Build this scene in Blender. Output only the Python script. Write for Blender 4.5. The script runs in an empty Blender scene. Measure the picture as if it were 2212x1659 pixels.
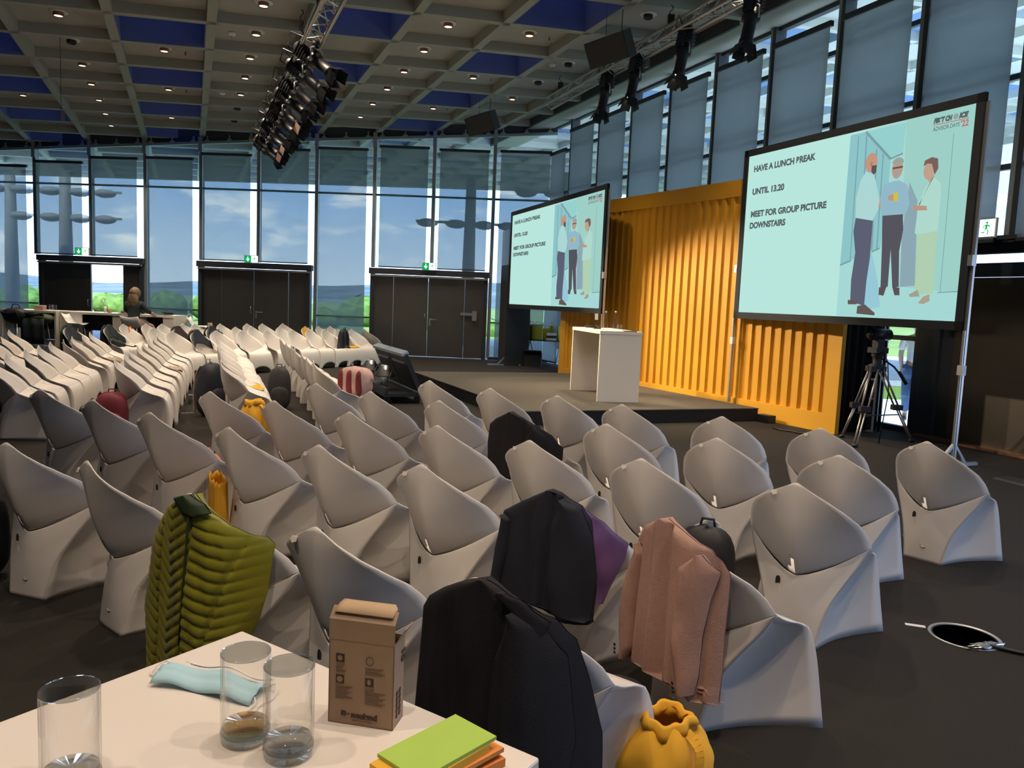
import bpy, math, random
from mathutils import Vector, Matrix
R = math.radians
rnd = random.Random(7)
SC = bpy.context.scene
COL = SC.collection

# ------------------------------------------------------------------ camera
cam_d = bpy.data.cameras.new('camera'); cam = bpy.data.objects.new('camera', cam_d); COL.objects.link(cam)
cam_d.sensor_width = 36.0; cam_d.lens = 1700.0/2212.0*36.0; cam_d.clip_start = 0.05; cam_d.clip_end = 2000
EYE, PITCH, ROLL = 1.655, R(5.95), R(2.40)
_f = Vector((0, math.cos(PITCH), -math.sin(PITCH))); _r = Vector((1, 0, 0)); _u = _r.cross(_f)
_r2 = _r*math.cos(ROLL)+_u*math.sin(ROLL); _u2 = -_r*math.sin(ROLL)+_u*math.cos(ROLL)
cam.matrix_world = Matrix(((_r2.x, _u2.x, -_f.x, 0), (_r2.y, _u2.y, -_f.y, 0), (_r2.z, _u2.z, -_f.z, EYE), (0, 0, 0, 1)))
SC.camera = cam
vs = SC.view_settings; vs.view_transform = 'Standard'; vs.look = 'None'; vs.gamma = 1.0; vs.use_curve_mapping = False; vs.exposure = 0.0
SC.cycles.max_bounces = 8; SC.cycles.diffuse_bounces = 4; SC.cycles.glossy_bounces = 3; SC.cycles.transmission_bounces = 6
SC.cycles.transparent_max_bounces = 16; SC.cycles.sample_clamp_indirect = 4.0; SC.cycles.caustics_reflective = False; SC.cycles.caustics_refractive = False
SC.cycles.use_denoising = True

# ------------------------------------------------------------------ sky
W = bpy.data.worlds.new('world'); SC.world = W; W.use_nodes = True
nt = W.node_tree; nt.nodes.clear()
def N(t, **k):
    n = nt.nodes.new(t)
    for a, b in k.items(): setattr(n, a, b)
    return n
L = lambda a, b: nt.links.new(a, b)
tc = N('ShaderNodeTexCoord'); sep = N('ShaderNodeSeparateXYZ'); L(tc.outputs['Generated'], sep.inputs[0])
grad = N('ShaderNodeValToRGB'); L(sep.outputs[2], grad.inputs[0])
e = grad.color_ramp.elements
e[0].position = 0.0; e[0].color = (.54, .66, .85, 1); e[1].position = .5; e[1].color = (.12, .26, .62, 1)
m_ = grad.color_ramp.elements.new(.12); m_.color = (.27, .45, .82, 1)
mp = N('ShaderNodeMapping'); mp.inputs['Scale'].default_value = (5, 5, 15); mp.inputs['Location'].default_value = (1.3, .4, .2); L(tc.outputs['Generated'], mp.inputs[0])
nz = N('ShaderNodeTexNoise'); nz.inputs['Scale'].default_value = 2.1; nz.inputs['Detail'].default_value = 6; nz.inputs['Roughness'].default_value = .55; L(mp.outputs[0], nz.inputs[0])
cr = N('ShaderNodeValToRGB'); L(nz.outputs[0], cr.inputs[0]); cr.color_ramp.elements[0].position = .53; cr.color_ramp.elements[1].position = .70
mx = N('ShaderNodeMixRGB'); L(cr.outputs[0], mx.inputs[0]); L(grad.outputs[0], mx.inputs[1]); mx.inputs[2].default_value = (.86, .90, 1.0, 1)
bg = N('ShaderNodeBackground'); bg.inputs[1].default_value = 4.6; L(mx.outputs[0], bg.inputs[0])
wo = N('ShaderNodeOutputWorld'); L(bg.outputs[0], wo.inputs[0])
# sun: high behind the building, lights the land outside
sd = bpy.data.lights.new('sun', 'SUN'); sd.energy = 9.0; sd.angle = R(.6); sd.color = (1, .95, .85)
so = bpy.data.objects.new('sun', sd); COL.objects.link(so); so.rotation_euler = (R(38), 0, R(-12))

# ------------------------------------------------------------------ materials
def mat(name, col, rough=.5, metal=0.0, noise=0.0, nscale=20.0, bump=0.0, bscale=60.0, spec=.5, emit=None, es=0.0, sheen=0.0, trans=0.0):
    m = bpy.data.materials.new(name); m.use_nodes = True; t = m.node_tree; b = t.nodes['Principled BSDF']
    b.inputs['Base Color'].default_value = (*col, 1); b.inputs['Roughness'].default_value = rough; b.inputs['Metallic'].default_value = metal
    b.inputs['Specular IOR Level'].default_value = spec
    if sheen: b.inputs['Sheen Weight'].default_value = sheen
    if emit: b.inputs['Emission Color'].default_value = (*emit, 1); b.inputs['Emission Strength'].default_value = es
    if noise or bump:
        c = t.nodes.new('ShaderNodeTexCoord'); n = t.nodes.new('ShaderNodeTexNoise'); n.inputs['Scale'].default_value = nscale; n.inputs['Detail'].default_value = 4
        t.links.new(c.outputs['Object'], n.inputs['Vector'])
        if noise:
            r = t.nodes.new('ShaderNodeValToRGB'); t.links.new(n.outputs['Fac'], r.inputs[0])
            r.color_ramp.elements[0].position = .3; r.color_ramp.elements[1].position = .7
            r.color_ramp.elements[0].color = (*[max(0, x*(1-noise)) for x in col], 1); r.color_ramp.elements[1].color = (*[min(1, x*(1+noise)) for x in col], 1)
            t.links.new(r.outputs[0], b.inputs['Base Color'])
        if bump:
            n2 = t.nodes.new('ShaderNodeTexNoise'); n2.inputs['Scale'].default_value = bscale; n2.inputs['Detail'].default_value = 3; t.links.new(c.outputs['Object'], n2.inputs['Vector'])
            bp = t.nodes.new('ShaderNodeBump'); bp.inputs['Strength'].default_value = bump; bp.inputs['Distance'].default_value = .01
            t.links.new(n2.outputs['Fac'], bp.inputs['Height']); t.links.new(bp.outputs[0], b.inputs['Normal'])
    return m
def emi(name, col, s=1.0):
    m = bpy.data.materials.new(name); m.use_nodes = True; t = m.node_tree; t.nodes.clear()
    e = t.nodes.new('ShaderNodeEmission'); e.inputs[0].default_value = (*col, 1); e.inputs[1].default_value = s
    o = t.nodes.new('ShaderNodeOutputMaterial'); t.links.new(e.outputs[0], o.inputs[0]); return m
def glassy(name, tint, refl=.08, rough=0.0):
    m = bpy.data.materials.new(name); m.use_nodes = True; t = m.node_tree; t.nodes.clear()
    tr = t.nodes.new('ShaderNodeBsdfTransparent'); tr.inputs[0].default_value = (*tint, 1)
    gl = t.nodes.new('ShaderNodeBsdfGlossy'); gl.inputs['Roughness'].default_value = rough
    lw = t.nodes.new('ShaderNodeLayerWeight'); lw.inputs[0].default_value = .35
    mu = t.nodes.new('ShaderNodeMath'); mu.operation = 'MULTIPLY_ADD'; mu.inputs[1].default_value = .7; mu.inputs[2].default_value = refl; mu.use_clamp = True
    t.links.new(lw.outputs['Facing'], mu.inputs[0])
    pw = t.nodes.new('ShaderNodeMath'); pw.operation = 'POWER'; pw.inputs[1].default_value = 2.2; t.links.new(lw.outputs['Facing'], pw.inputs[0]); t.links.new(pw.outputs[0], mu.inputs[0])
    mi = t.nodes.new('ShaderNodeMixShader'); t.links.new(mu.outputs[0], mi.inputs[0]); t.links.new(tr.outputs[0], mi.inputs[1]); t.links.new(gl.outputs[0], mi.inputs[2])
    o = t.nodes.new('ShaderNodeOutputMaterial'); t.links.new(mi.outputs[0], o.inputs[0]); return m
def screen_cloth(name, through, body, fac, glow=(.3, .3, .3)):
    """open-weave blind: part see-through, part translucent cloth"""
    m = bpy.data.materials.new(name); m.use_nodes = True; t = m.node_tree; t.nodes.clear()
    tr = t.nodes.new('ShaderNodeBsdfTransparent'); tr.inputs[0].default_value = (*through, 1)
    df = t.nodes.new('ShaderNodeBsdfDiffuse'); df.inputs[0].default_value = (*body, 1)
    tl = t.nodes.new('ShaderNodeBsdfTranslucent'); tl.inputs[0].default_value = (*glow, 1)
    m1 = t.nodes.new('ShaderNodeMixShader'); m1.inputs[0].default_value = .55; t.links.new(df.outputs[0], m1.inputs[1]); t.links.new(tl.outputs[0], m1.inputs[2])
    m2 = t.nodes.new('ShaderNodeMixShader'); m2.inputs[0].default_value = fac; t.links.new(tr.outputs[0], m2.inputs[1]); t.links.new(m1.outputs[0], m2.inputs[2])
    o = t.nodes.new('ShaderNodeOutputMaterial'); t.links.new(m2.outputs[0], o.inputs[0]); return m
M = {}
M['plastic'] = mat('white_plastic', (.74, .70, .655), .42, noise=.015, nscale=3, spec=.35)
M['slot'] = mat('slot_dark', (.03, .025, .02), .9)
M['carpet'] = mat('charcoal_carpet', (.038, .035, .031), .95, noise=.35, nscale=260, bump=.5, bscale=500, spec=.1)
M['stagecarpet'] = mat('stage_carpet', (.105, .095, .08), .95, noise=.18, nscale=200, bump=.4, bscale=420, spec=.1)
M['beam'] = mat('ceiling_beam_paint', (.33, .35, .31), .6)
M['panel'] = mat('ceiling_panel_paint', (.36, .36, .33), .8, noise=.04, nscale=2)
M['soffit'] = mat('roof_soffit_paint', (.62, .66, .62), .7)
M['alu'] = mat('brushed_aluminium', (.55, .58, .6), .38, .85)
M['mullion'] = mat('mullion_metal', (.30, .36, .38), .45, .3)
M['darkframe'] = mat('dark_frame', (.05, .06, .075), .5, .2)
M['steel'] = mat('dark_steel_door', (.17, .165, .16), .36, .75, noise=.06, nscale=1.2)
M['steelr'] = mat('bronze_steel_door', (.15, .13, .11), .4, .7, noise=.1, nscale=1.5)
M['black'] = mat('black_metal', (.012, .013, .016), .45)
M['blackcloth'] = mat('black_molton', (.012, .013, .014), .95, bump=.3, bscale=90)
M['yellow'] = mat('yellow_container_paint', (.80, .40, .022), .55, noise=.03, nscale=1.5)
M['whitelam'] = mat('white_laminate', (.78, .74, .66), .4, noise=.01)
M['white'] = mat('white_paint', (.8, .8, .78), .5)
M['glass'] = glassy('window_glass', (.90, .96, .95), .04)
M['tumbler'] = glassy('drinking_glass', (.985, .985, .98), .012)
M['blindf'] = screen_cloth('facade_blind_cloth', (.64, .64, .62), (.16, .17, .18), .36, (.62, .68, .76))
M['blindr'] = screen_cloth('side_blind_cloth', (.36, .38, .39), (.42, .44, .44), .66, (.6, .66, .68))
M['skypanel'] = screen_cloth('skylight_blind', (.12, .15, .24), (.07, .10, .19), .8, (.14, .20, .42))
M['skywall'] = mat('skylight_shaft_daylight_blue', (.12, .17, .30), .7)  # shaft walls coloured with the blue daylight that falls on them
M['lampglow'] = emi('lamp_glow', (1, .78, .48), 9)
M['lampcool'] = emi('lamp_glow_cool', (1, .93, .82), 7)
M['copper'] = mat('copper_lamp_rim', (.30, .15, .08), .4, .6)
M['truss'] = mat('truss_aluminium', (.5, .5, .47), .4, .8)
M['slate'] = mat('grey_wall_column', (.032, .033, .036), .7)
M['concrete'] = mat('plain_wall_paint', (.16, .17, .17), .8, noise=.05, nscale=2)
M['grass'] = mat('meadow', (.16, .25, .05), .95, noise=.4, nscale=.08)
M['hill'] = mat('hazy_wooded_hill', (.10, .15, .17), 1, noise=.5, nscale=.05)  # bluish tone puts distance haze into the colour of the woods
M['leaf'] = mat('tree_leaves', (.10, .2, .035), .9, noise=.5, nscale=2)
M['paving'] = mat('terrace_paving', (.42, .41, .38), .9, noise=.1, nscale=1)
M['mast'] = mat('mast_grey_paint', (.24, .26, .28), .6)

# ------------------------------------------------------------------ mesh helpers
class MB:
    def __init__(s): s.v = []; s.f = []; s.mi = []; s.sm = []
    def add(s, vs, fs, mi=0, smooth=False):
        o = len(s.v); s.v += [tuple(p) for p in vs]
        for f in fs: s.f.append([i+o for i in f]); s.mi.append(mi); s.sm.append(smooth)
        return s
    def box(s, c, d, rz=0.0, mi=0, mtx=None):
        x, y, z = d[0]/2, d[1]/2, d[2]/2
        vs = [Vector((a*x, b*y, g*z)) for a in (-1, 1) for b in (-1, 1) for g in (-1, 1)]
        m = mtx if mtx is not None else Matrix.Translation(c) @ Matrix.Rotation(rz, 4, 'Z')
        return s.add([m @ v for v in vs], [(0, 1, 3, 2), (4, 6, 7, 5), (0, 4, 5, 1), (2, 3, 7, 6), (0, 2, 6, 4), (1, 5, 7, 3)], mi)
    def hexa(s, p, mi=0):   # 8 points: bottom 4 ccw, top 4 ccw
        return s.add(p, [(3, 2, 1, 0), (4, 5, 6, 7), (0, 1, 5, 4), (1, 2, 6, 5), (2, 3, 7, 6), (3, 0, 4, 7)], mi)
    def bar(s, a, b, w, h, up=(0, 0, 1), mi=0):   # rectangular bar a->b, w sideways, h along up (centred)
        a = Vector(a); b = Vector(b); d = (b-a).normalized(); u = Vector(up); sd_ = d.cross(u).normalized(); u = sd_.cross(d).normalized()
        q = [(-1, -1), (1, -1), (1, 1), (-1, 1)]
        vs = [p+sd_*(i*w/2)+u*(j*h/2) for p in (a, b) for i, j in q]
        return s.add(vs, [(0, 1, 2, 3), (7, 6, 5, 4), (0, 4, 5, 1), (1, 5, 6, 2), (2, 6, 7, 3), (3, 7, 4, 0)], mi)
    def tube(s, pts, r, n=8, mi=0, caps=True, rs=None):
        pts = [Vector(p) for p in pts]; rings = []; prev = None
        for i, p in enumerate(pts):
            d = (pts[min(i+1, len(pts)-1)]-pts[max(i-1, 0)]).normalized()
            if prev is None:
                a = Vector((0, 0, 1)) if abs(d.z) < .9 else Vector((1, 0, 0)); x = d.cross(a).normalized()
            else: x = (prev-d*prev.dot(d)).normalized()
            prev = x; y = d.cross(x); rr = rs[i] if rs else r
            rings.append([p+x*(rr*math.cos(2*math.pi*k/n))+y*(rr*math.sin(2*math.pi*k/n)) for k in range(n)])
        vs = [v for g in rings for v in g]; fs = []
        for i in range(len(rings)-1):
            for k in range(n): fs.append((i*n+k, i*n+(k+1) % n, (i+1)*n+(k+1) % n, (i+1)*n+k))
        if caps: fs += [tuple(reversed(range(n))), tuple(range((len(rings)-1)*n, len(rings)*n))]
        return s.add(vs, fs, mi, True)
    def cyl(s, a, b, r, n=16, mi=0, r2=None): return s.tube([a, b], r, n, mi, rs=[r, r if r2 is None else r2])
    def lathe(s, prof, c=(0, 0, 0), n=24, mi=0, smooth=True, mtx=None):
        vs = []; fs = []; c = Vector(c)
        for r, z in prof:
            for k in range(n):
                p = Vector((r*math.cos(2*math.pi*k/n), r*math.sin(2*math.pi*k/n), z)); vs.append((mtx @ p) if mtx is not None else p+c)
        for i in range(len(prof)-1):
            for k in range(n): fs.append((i*n+k, i*n+(k+1) % n, (i+1)*n+(k+1) % n, (i+1)*n+k))
        if prof[0][0] > 1e-5: fs.append(tuple(reversed(range(n))))
        if prof[-1][0] > 1e-5: fs.append(tuple(range((len(prof)-1)*n, len(prof)*n)))
        return s.add(vs, fs, mi, smooth)
    def grid(s, rows, mi=0, smooth=True, close=False, skip=None):
        n = len(rows[0]); vs = [p for r in rows for p in r]; fs = []
        for i in range(len(rows)-1):
            for k in range(n-1+(1 if close else 0)):
                if skip and skip(i, k): continue
                fs.append((i*n+k, i*n+(k+1) % n, (i+1)*n+(k+1) % n, (i+1)*n+k))
        return s.add(vs, fs, mi, smooth)
    def prism(s, poly, z0, z1, mi=0, mtx=None):
        n = len(poly); vs = [Vector((x, y, z)) for z in (z0, z1) for x, y in poly]
        if mtx is not None: vs = [mtx @ v for v in vs]
        return s.add(vs, [tuple(reversed(range(n))), tuple(range(n, 2*n))]+[(i, (i+1) % n, n+(i+1) % n, n+i) for i in range(n)], mi)
    def blob(s, c, r, n=14, m=9, amp=0.0, fr=3.0, seed=0, mi=0, p=2.0, mtx=None):
        """lumpy superellipsoid"""
        rg = random.Random(seed); ph = [rg.uniform(0, 6.28) for _ in range(6)]; rows = []
        for i in range(m+1):
            t = math.pi*i/m; row = []
            for k in range(n):
                a = 2*math.pi*k/n
                d = Vector((math.sin(t)*math.cos(a), math.sin(t)*math.sin(a), math.cos(t)))
                q = (abs(d.x)**p+abs(d.y)**p+abs(d.z)**p)**(-1/p); d = d*q
                w = 1+amp*(math.sin(fr*a+ph[0])*math.sin(fr*t+ph[1])+.6*math.sin(fr*1.7*a+ph[2]+3*t))
                v = Vector((d.x*r[0]*w, d.y*r[1]*w, d.z*r[2]*w)); row.append((mtx @ v) if mtx is not None else v+Vector(c))
            rows.append(row)
        return s.grid(rows, mi, True, close=True)
    def build(s, name, mats, parent=None, solid=0.0, kind=None, label=None):
        me = bpy.data.meshes.new(name); me.from_pydata(s.v, [], s.f)
        for m in (mats if isinstance(mats, (list, tuple)) else [mats]): me.materials.append(m)
        me.polygons.foreach_set('material_index', s.mi); me.polygons.foreach_set('use_smooth', s.sm); me.update()
        o = bpy.data.objects.new(name, me); COL.objects.link(o)
        if parent: o.parent = parent
        if solid:
            md = o.modifiers.new('thickness', 'SOLIDIFY'); md.thickness = solid; md.offset = 0
        if kind: o['kind'] = kind
        if label: o['label'] = label
        return o
def tag(o, label, cat, group=None, kind=None):
    o['label'] = label; o['category'] = cat
    if group: o['group'] = group
    if kind: o['kind'] = kind
    return o
def thing(name, label, cat, loc=(0, 0, 0), rz=0.0, group=None):
    o = bpy.data.objects.new(name, None); COL.objects.link(o); o.location = loc; o.rotation_euler = (0, 0, rz); o.empty_display_size = .1
    return tag(o, label, cat, group)
def dup(root, loc, rz, label, group=None):
    def cp(o, par):
        c = o.copy(); COL.objects.link(c)
        if par: c.parent = par
        for ch in o.children: cp(ch, c)
        return c
    r = cp(root, None); r.location = loc; r.rotation_euler = (0, 0, rz); r['label'] = label
    if group: r['group'] = group
    return r
def text(s, size, parent, m, mtx, bold=0.0, shear=0.0, name='lettering', align='LEFT', width=None):
    """lettering as a thin mesh; width fits the line's length"""
    cu = bpy.data.curves.new(name+'_c', 'FONT'); cu.body = s; cu.size = size; cu.offset = bold; cu.shear = shear; cu.align_x = align; cu.extrude = .0004
    to = bpy.data.objects.new(name+'_c', cu); COL.objects.link(to); bpy.context.view_layer.update()
    me = bpy.data.meshes.new_from_object(to.evaluated_get(bpy.context.evaluated_depsgraph_get())); bpy.data.objects.remove(to); bpy.data.curves.remove(cu)
    xs = [v.co.x for v in me.vertices]; k = (width/(max(xs)-min(xs))) if width else 1.0
    for v in me.vertices: v.co.x = (v.co.x-(min(xs) if width else 0))*k
    me.materials.clear(); me.materials.append(m); me.name = name
    o = bpy.data.objects.new(name, me); COL.objects.link(o)
    if parent: o.parent = parent
    o.matrix_local = mtx
    return o
ORD = ['first', 'second', 'third', 'fourth', 'fifth', 'sixth', 'seventh', 'eighth', 'ninth', 'tenth', 'eleventh', 'twelfth', 'thirteenth', 'fourteenth', 'fifteenth']
def az(a): return -R(a)      # heading azimuth (clockwise from +Y) -> rotation about Z

# ------------------------------------------------------------------ the hall: roof grid, facade, side wall
def struct(o, label, cat): tag(o, label, cat, kind='structure'); return o
RO = Vector((-7.8044, 11.9759, 5.705)); RU = Vector((.92332, .37914, .06113)); RV = Vector((-.37985, .92504, -.00422)); RN = RU.cross(RV).normalized(); CELL = 1.4928
def P(i, j, h=0.0): return RO+RU*(CELL*i)+RV*(CELL*j)+RN*h
def roofz(x, y, h=0.0): return RO.z-(RN.x*(x-RO.x)+RN.y*(y-RO.y))/RN.z+h
FX = [-18.7, -17.05, -15.4, -13.75, -12.1, -10.5, -8.9, -7.26, -5.63, -4.02, -2.38, -.72, .955]
FP = [(x, 22.03+.0032*(x-.955)**2*.9+.12*min(1, (.955-x)/1.6)) for x in FX]
WP = Vector((3.2224, 16.5038, 0)); WD = Vector((-.37985, .92505, 0)); WN = Vector((.92505, .37985, 0))   # side wall: point, direction towards the corner, outward normal
def wpt(t, off=0.0, z=0.0): p = WP+WD*t+WN*off; return Vector((p.x, p.y, z))
def facY(x):
    for (x0, y0), (x1, y1) in zip(FP, FP[1:]):
        if x0 <= x <= x1: return y0+(y1-y0)*(x-x0)/(x1-x0)
    return 22.3
def inside(p): return p.y < facY(p.x)-.02 and (p-WP).dot(WN) < 0

b = MB(); b.prism([(-17.2, -4.2), (13.9, -4.2), (.955, 22.1), (-17.2, 23.0)], -.12, 0)
struct(b.build('floor', M['carpet']), 'charcoal carpet floor of the hall', 'floor')
# ceiling = beams, coffer panels, skylight shafts ; the same grid runs on outside as the soffit of the overhang
I0, I1, J0, J1 = -9, 18, -13, 13
SKY = lambda i, j: (i % 2 == 1) and (((i-1)//2+j) % 2 == 0) and i < 7
ceil_b, sof_b, ceil_p, sof_p, sky_w, sky_p, outsky = MB(), MB(), MB(), MB(), MB(), MB(), MB()
bw, bh = .145, .17
def addbeam(a, c):
    m_ = (a+c)/2
    (ceil_b if inside(m_) else sof_b).bar(a+RN*bh/2, c+RN*bh/2, bw, bh, RN)
for i in range(I0, I1+1):
    for j in range(J0, J1): addbeam(P(i, j), P(i, j+1))
for j in range(J0, J1+1):
    for i in range(I0, I1): addbeam(P(i, j), P(i+1, j))
def slab(mb, i0, j0, i1, j1, h0, h1, mi=0):
    mb.hexa([P(i0, j0, h0), P(i1, j0, h0), P(i1, j1, h0), P(i0, j1, h0), P(i0, j0, h1), P(i1, j0, h1), P(i1, j1, h1), P(i0, j1, h1)], mi)
for i in range(I0, I1):
    for j in range(J0, J1):
        ins = inside(P(i+.5, j+.5))
        if SKY(i, j) and ins:
            g = .05
            for (a, c, d, e_) in ((i+g, j+g, i+1-g, j+g+.01), (i+g, j+1-g-.01, i+1-g, j+1-g), (i+g, j+g, i+g+.01, j+1-g), (i+1-g-.01, j+g, i+1-g, j+1-g)):
                slab(sky_w, a, c, d, e_, .0, .62)
            slab(sky_p, i+.03, j+.03, i+.97, j+.97, .60, .61)
            fr = [(i, j, i+1, j+.05), (i, j+.95, i+1, j+1), (i, j, i+.05, j+1), (i+.95, j, i+1, j+1)]
            for q in fr: slab(ceil_p, *q, .17, .25)
        elif ins: slab(ceil_p, i, j, i+1, j+1, .17, .25)
        elif SKY(i, j) or (i >= 7 and (i+j) % 3 == 0): slab(outsky, i, j, i+1, j+1, .17, .2)
        else: slab(sof_p, i, j, i+1, j+1, .17, .25)
# flat strip along the side wall
slab(ceil_b, 7.46, J0, 7.99, 6, -.01, .16)
slab(ceil_b, 7.43, J0, 7.47, 6, -.03, .2, 1)
ce_ = ceil_b.build('ceiling', [M['beam'], M['darkframe']]); struct(ce_, 'coffered grey ceiling of crossing beams with skylights', 'ceiling')
ceil_p.build('coffer_panel', M['panel'], ce_); sky_w.build('skylight_shaft', M['skywall'], ce_); sky_p.build('skylight_blind', M['skypanel'], ce_)
M['bluesof'] = mat('daylit_blue_soffit', (.20, .34, .62), .7)  # blue panels, lightened in colour for daylight passing through the outdoor skylights
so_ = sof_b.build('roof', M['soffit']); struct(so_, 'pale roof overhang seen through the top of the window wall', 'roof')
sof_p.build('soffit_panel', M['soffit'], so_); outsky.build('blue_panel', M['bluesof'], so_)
# hidden enclosing walls behind and left of the camera
b = MB(); b.box((-1.6, -4.1, 3.2), (31, .2, 6.8)); struct(b.build('wall_back', M['concrete']), 'plain grey wall behind the audience', 'wall')
b = MB(); b.box((-17.1, 9.4, 3.0), (.2, 27.2, 6.2)); struct(b.build('wall_left', M['concrete']), 'plain grey wall at the far left end', 'wall')

# ---- window wall at the far end
DOORB = {3: 1, 4: 1, 6: 2, 7: 2, 9: 3, 10: 3}
BTOP = {1: 4.75, 2: 4.89, 3: 5.03, 4: 5.18, 5: 5.22, 6: 5.37, 7: 5.56, 8: 5.63, 9: 5.73, 10: 5.70, 11: 5.72}
BL_NAMES = {2: 'grey window blind left of the open door, at the frame edge', 3: 'grey window blind above left half of the open double door', 4: 'grey window blind above right half of the open double door',
  5: 'full-length window blind between the open door and the next door', 6: 'grey window blind above left half of the middle closed door', 7: 'grey window blind above right half of the middle closed door',
  8: 'full-length window blind between the two closed doors', 9: 'grey window blind above left half of the closed door by the stage', 10: 'grey window blind above right half of the closed door by the stage',
  11: 'full-length window blind in the corner behind the projection screen', 1: 'window blind at the far left end of the window wall'}
mull = MB(); wn = 0
for k in range(1, len(FP)-1+0):
    (x0, y0), (x1, y1) = FP[k], FP[k+1]; zt0, zt1 = roofz(x0, y0)-.17, roofz(x1, y1)-.17; zb = 2.46 if k in DOORB else .06
    wn += 1; g = MB()
    g.hexa([(x0, y0-.01, zb), (x1, y1-.01, zb), (x1, y1+.01, zb), (x0, y0+.01, zb), (x0, y0-.01, zt0), (x1, y1-.01, zt1), (x1, y1+.01, zt1), (x0, y0+.01, zt0)])
    w = g.build('window_%d' % wn, M['glass']); struct(w, 'tall glass pane, %s bay of the far window wall from left' % ORD[wn-1], 'window')
    f = MB(); f.bar((x0, y0, zb), (x0, y0, zt0), .09, .16, (0, 1, 0)); f.bar((x0, y0-.08, zt0-.25), (x0, y0-.08, zt0+.16), .1, .1, (0, 1, 0))
    f.build('mullion', M['mullion'], w)
    f = MB(); f.bar((x0, y0, 4.45), (x1, y1, 4.45), .06, .05)
    if k not in DOORB: f.bar((x0, y0, 1.05), (x1, y1, 1.05), .05, .04); f.bar((x0, y0, .05), (x1, y1, .05), .1, .08)
    f.build('transom', M['darkframe'], w)
    f = MB(); f.bar((x0, y0-.1, zt0), (x1, y1-.1, zt1), .07, .07)
    for q in (.12, .5, .88):
        xa, ya = x0+(x1-x0)*q, y0+(y1-y0)*q; za = zt0+(zt1-zt0)*q
        f.bar((xa, ya-.1, za), (xa, ya-.1, za+.18), .035, .035, (0, 1, 0)); f.box((xa, ya-.1, za+.05), (.12, .06, .05))
    f.build('rail', M['mullion'], w)
    f = MB(); f.hexa([(x0, y0-.02, zt0), (x1, y1-.02, zt1), (x1, y1+.05, zt1), (x0, y0+.05, zt0), (x0, y0-.02, zt0+.4), (x1, y1-.02, zt1+.4), (x1, y1+.05, zt1+.4), (x0, y0+.05, zt0+.4)])
    f.build('fascia', M['darkframe'], w)
    # blind
    gl, gr = (.10, .20) if k < 9 else (.17, .16); L_ = x1-x0; xa, xb = x0+gl, x1-gr; ya, yb = y0+(y1-y0)*gl/L_, y1-(y1-y0)*gr/L_
    t = thing('roller_blind', BL_NAMES[k], 'blind', ((xa+xb)/2, (ya+yb)/2-.16, zb), group='roller blinds on the window wall')
    hw = (xb-xa)/2; hy = (yb-ya)/2; H = BTOP[k]-zb
    f = MB(); f.hexa([(-hw, -hy-.002, .02), (hw, hy-.002, .02), (hw, hy+.002, .02), (-hw, -hy+.002, .02), (-hw, -hy-.002, H), (hw, hy-.002, H), (hw, hy+.002, H), (-hw, -hy+.002, H)])
    f.build('blind_cloth', M['blindf'], t)
    f = MB(); f.bar((-hw-.03, -hy, H), (hw+.03, hy, H), .07, .07); f.build('roller_tube', M['darkframe'], t)
    f = MB(); f.bar((-hw, -hy, .02), (hw, hy, .02), .03, .03); f.build('bottom_bar', M['darkframe'], t)
# ---- double doors in the window wall
def facade_door(n, xa, xb, label, leaf_open=False):
    ya, yb = facY(xa+.01), facY(xb-.01); c = Vector(((xa+xb)/2, (ya+yb)/2-.06, 0)); ang = math.atan2(yb-ya, xb-xa)
    t = thing('door_%d' % n, label, 'door', c, ang); t['kind'] = 'structure'; w = xb-xa
    f = MB(); f.box((0, -.02, 2.36), (w+.1, .22, .16)); f.box((0, -.1, 2.24), (w, .12, .05), mi=1); f.box((-w/2+.04, 0, 1.16), (.1, .2, 2.3)); f.box((w/2-.04, 0, 1.16), (.1, .2, 2.3)); f.box((0, 0, .012), (w, .16, .02), mi=1)
    f.build('door_frame', [M['darkframe'], M['alu']], t)
    s = [-w/2+.09, -w/2+.63, -.02, w/2-.62, w/2-.09]
    for q in range(4):
        x0, x1 = s[q], s[q+1]
        if leaf_open and q == 2:
            f = MB(); f.box((x1+.03, .55, 1.13), (.06, 1.05, 2.2)); f.build('door_leaf', M['steel'], t); continue
        f = MB(); f.box(((x0+x1)/2, .02 if q in (0, 3) else 0, 1.13), (x1-x0-.012, .06, 2.2)); lf = f.build('side_panel' if q in (0, 3) else 'door_leaf', M['steel'], t)
        if q == 1:
            h = MB(); h.tube([(x1-.07, -.04, 1.22), (x1-.07, -.09, 1.22), (x1-.07, -.09, 1.04), (x1-.07, -.04, 1.04)], .011); h.build('handle', M['alu'], lf)
        if q == 2:
            h = MB(); h.tube([(x0+.07, -.03, 1.07), (x0+.07, -.08, 1.07), (x0+.27, -.08, 1.07)], .011); h.box((x0+.07, -.035, 1.0), (.035, .01, .2)); h.build('handle', M['alu'], lf)
    return t
facade_door(1, -13.62, -10.55, 'dark steel double door at far left with one leaf open', True)
facade_door(2, -8.93, -5.76, 'closed dark steel double door in the middle of the window wall')
d3 = facade_door(3, -4.05, -.80, 'closed dark steel double door nearest the stage')
h = MB(); h.box((1.08, -.07, 1.26), (.34, .05, .07)); h.box((1.3, -.07, 1.22), (.13, .06, .27)); h.build('panic_bolt', M['alu'], d3)
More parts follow.
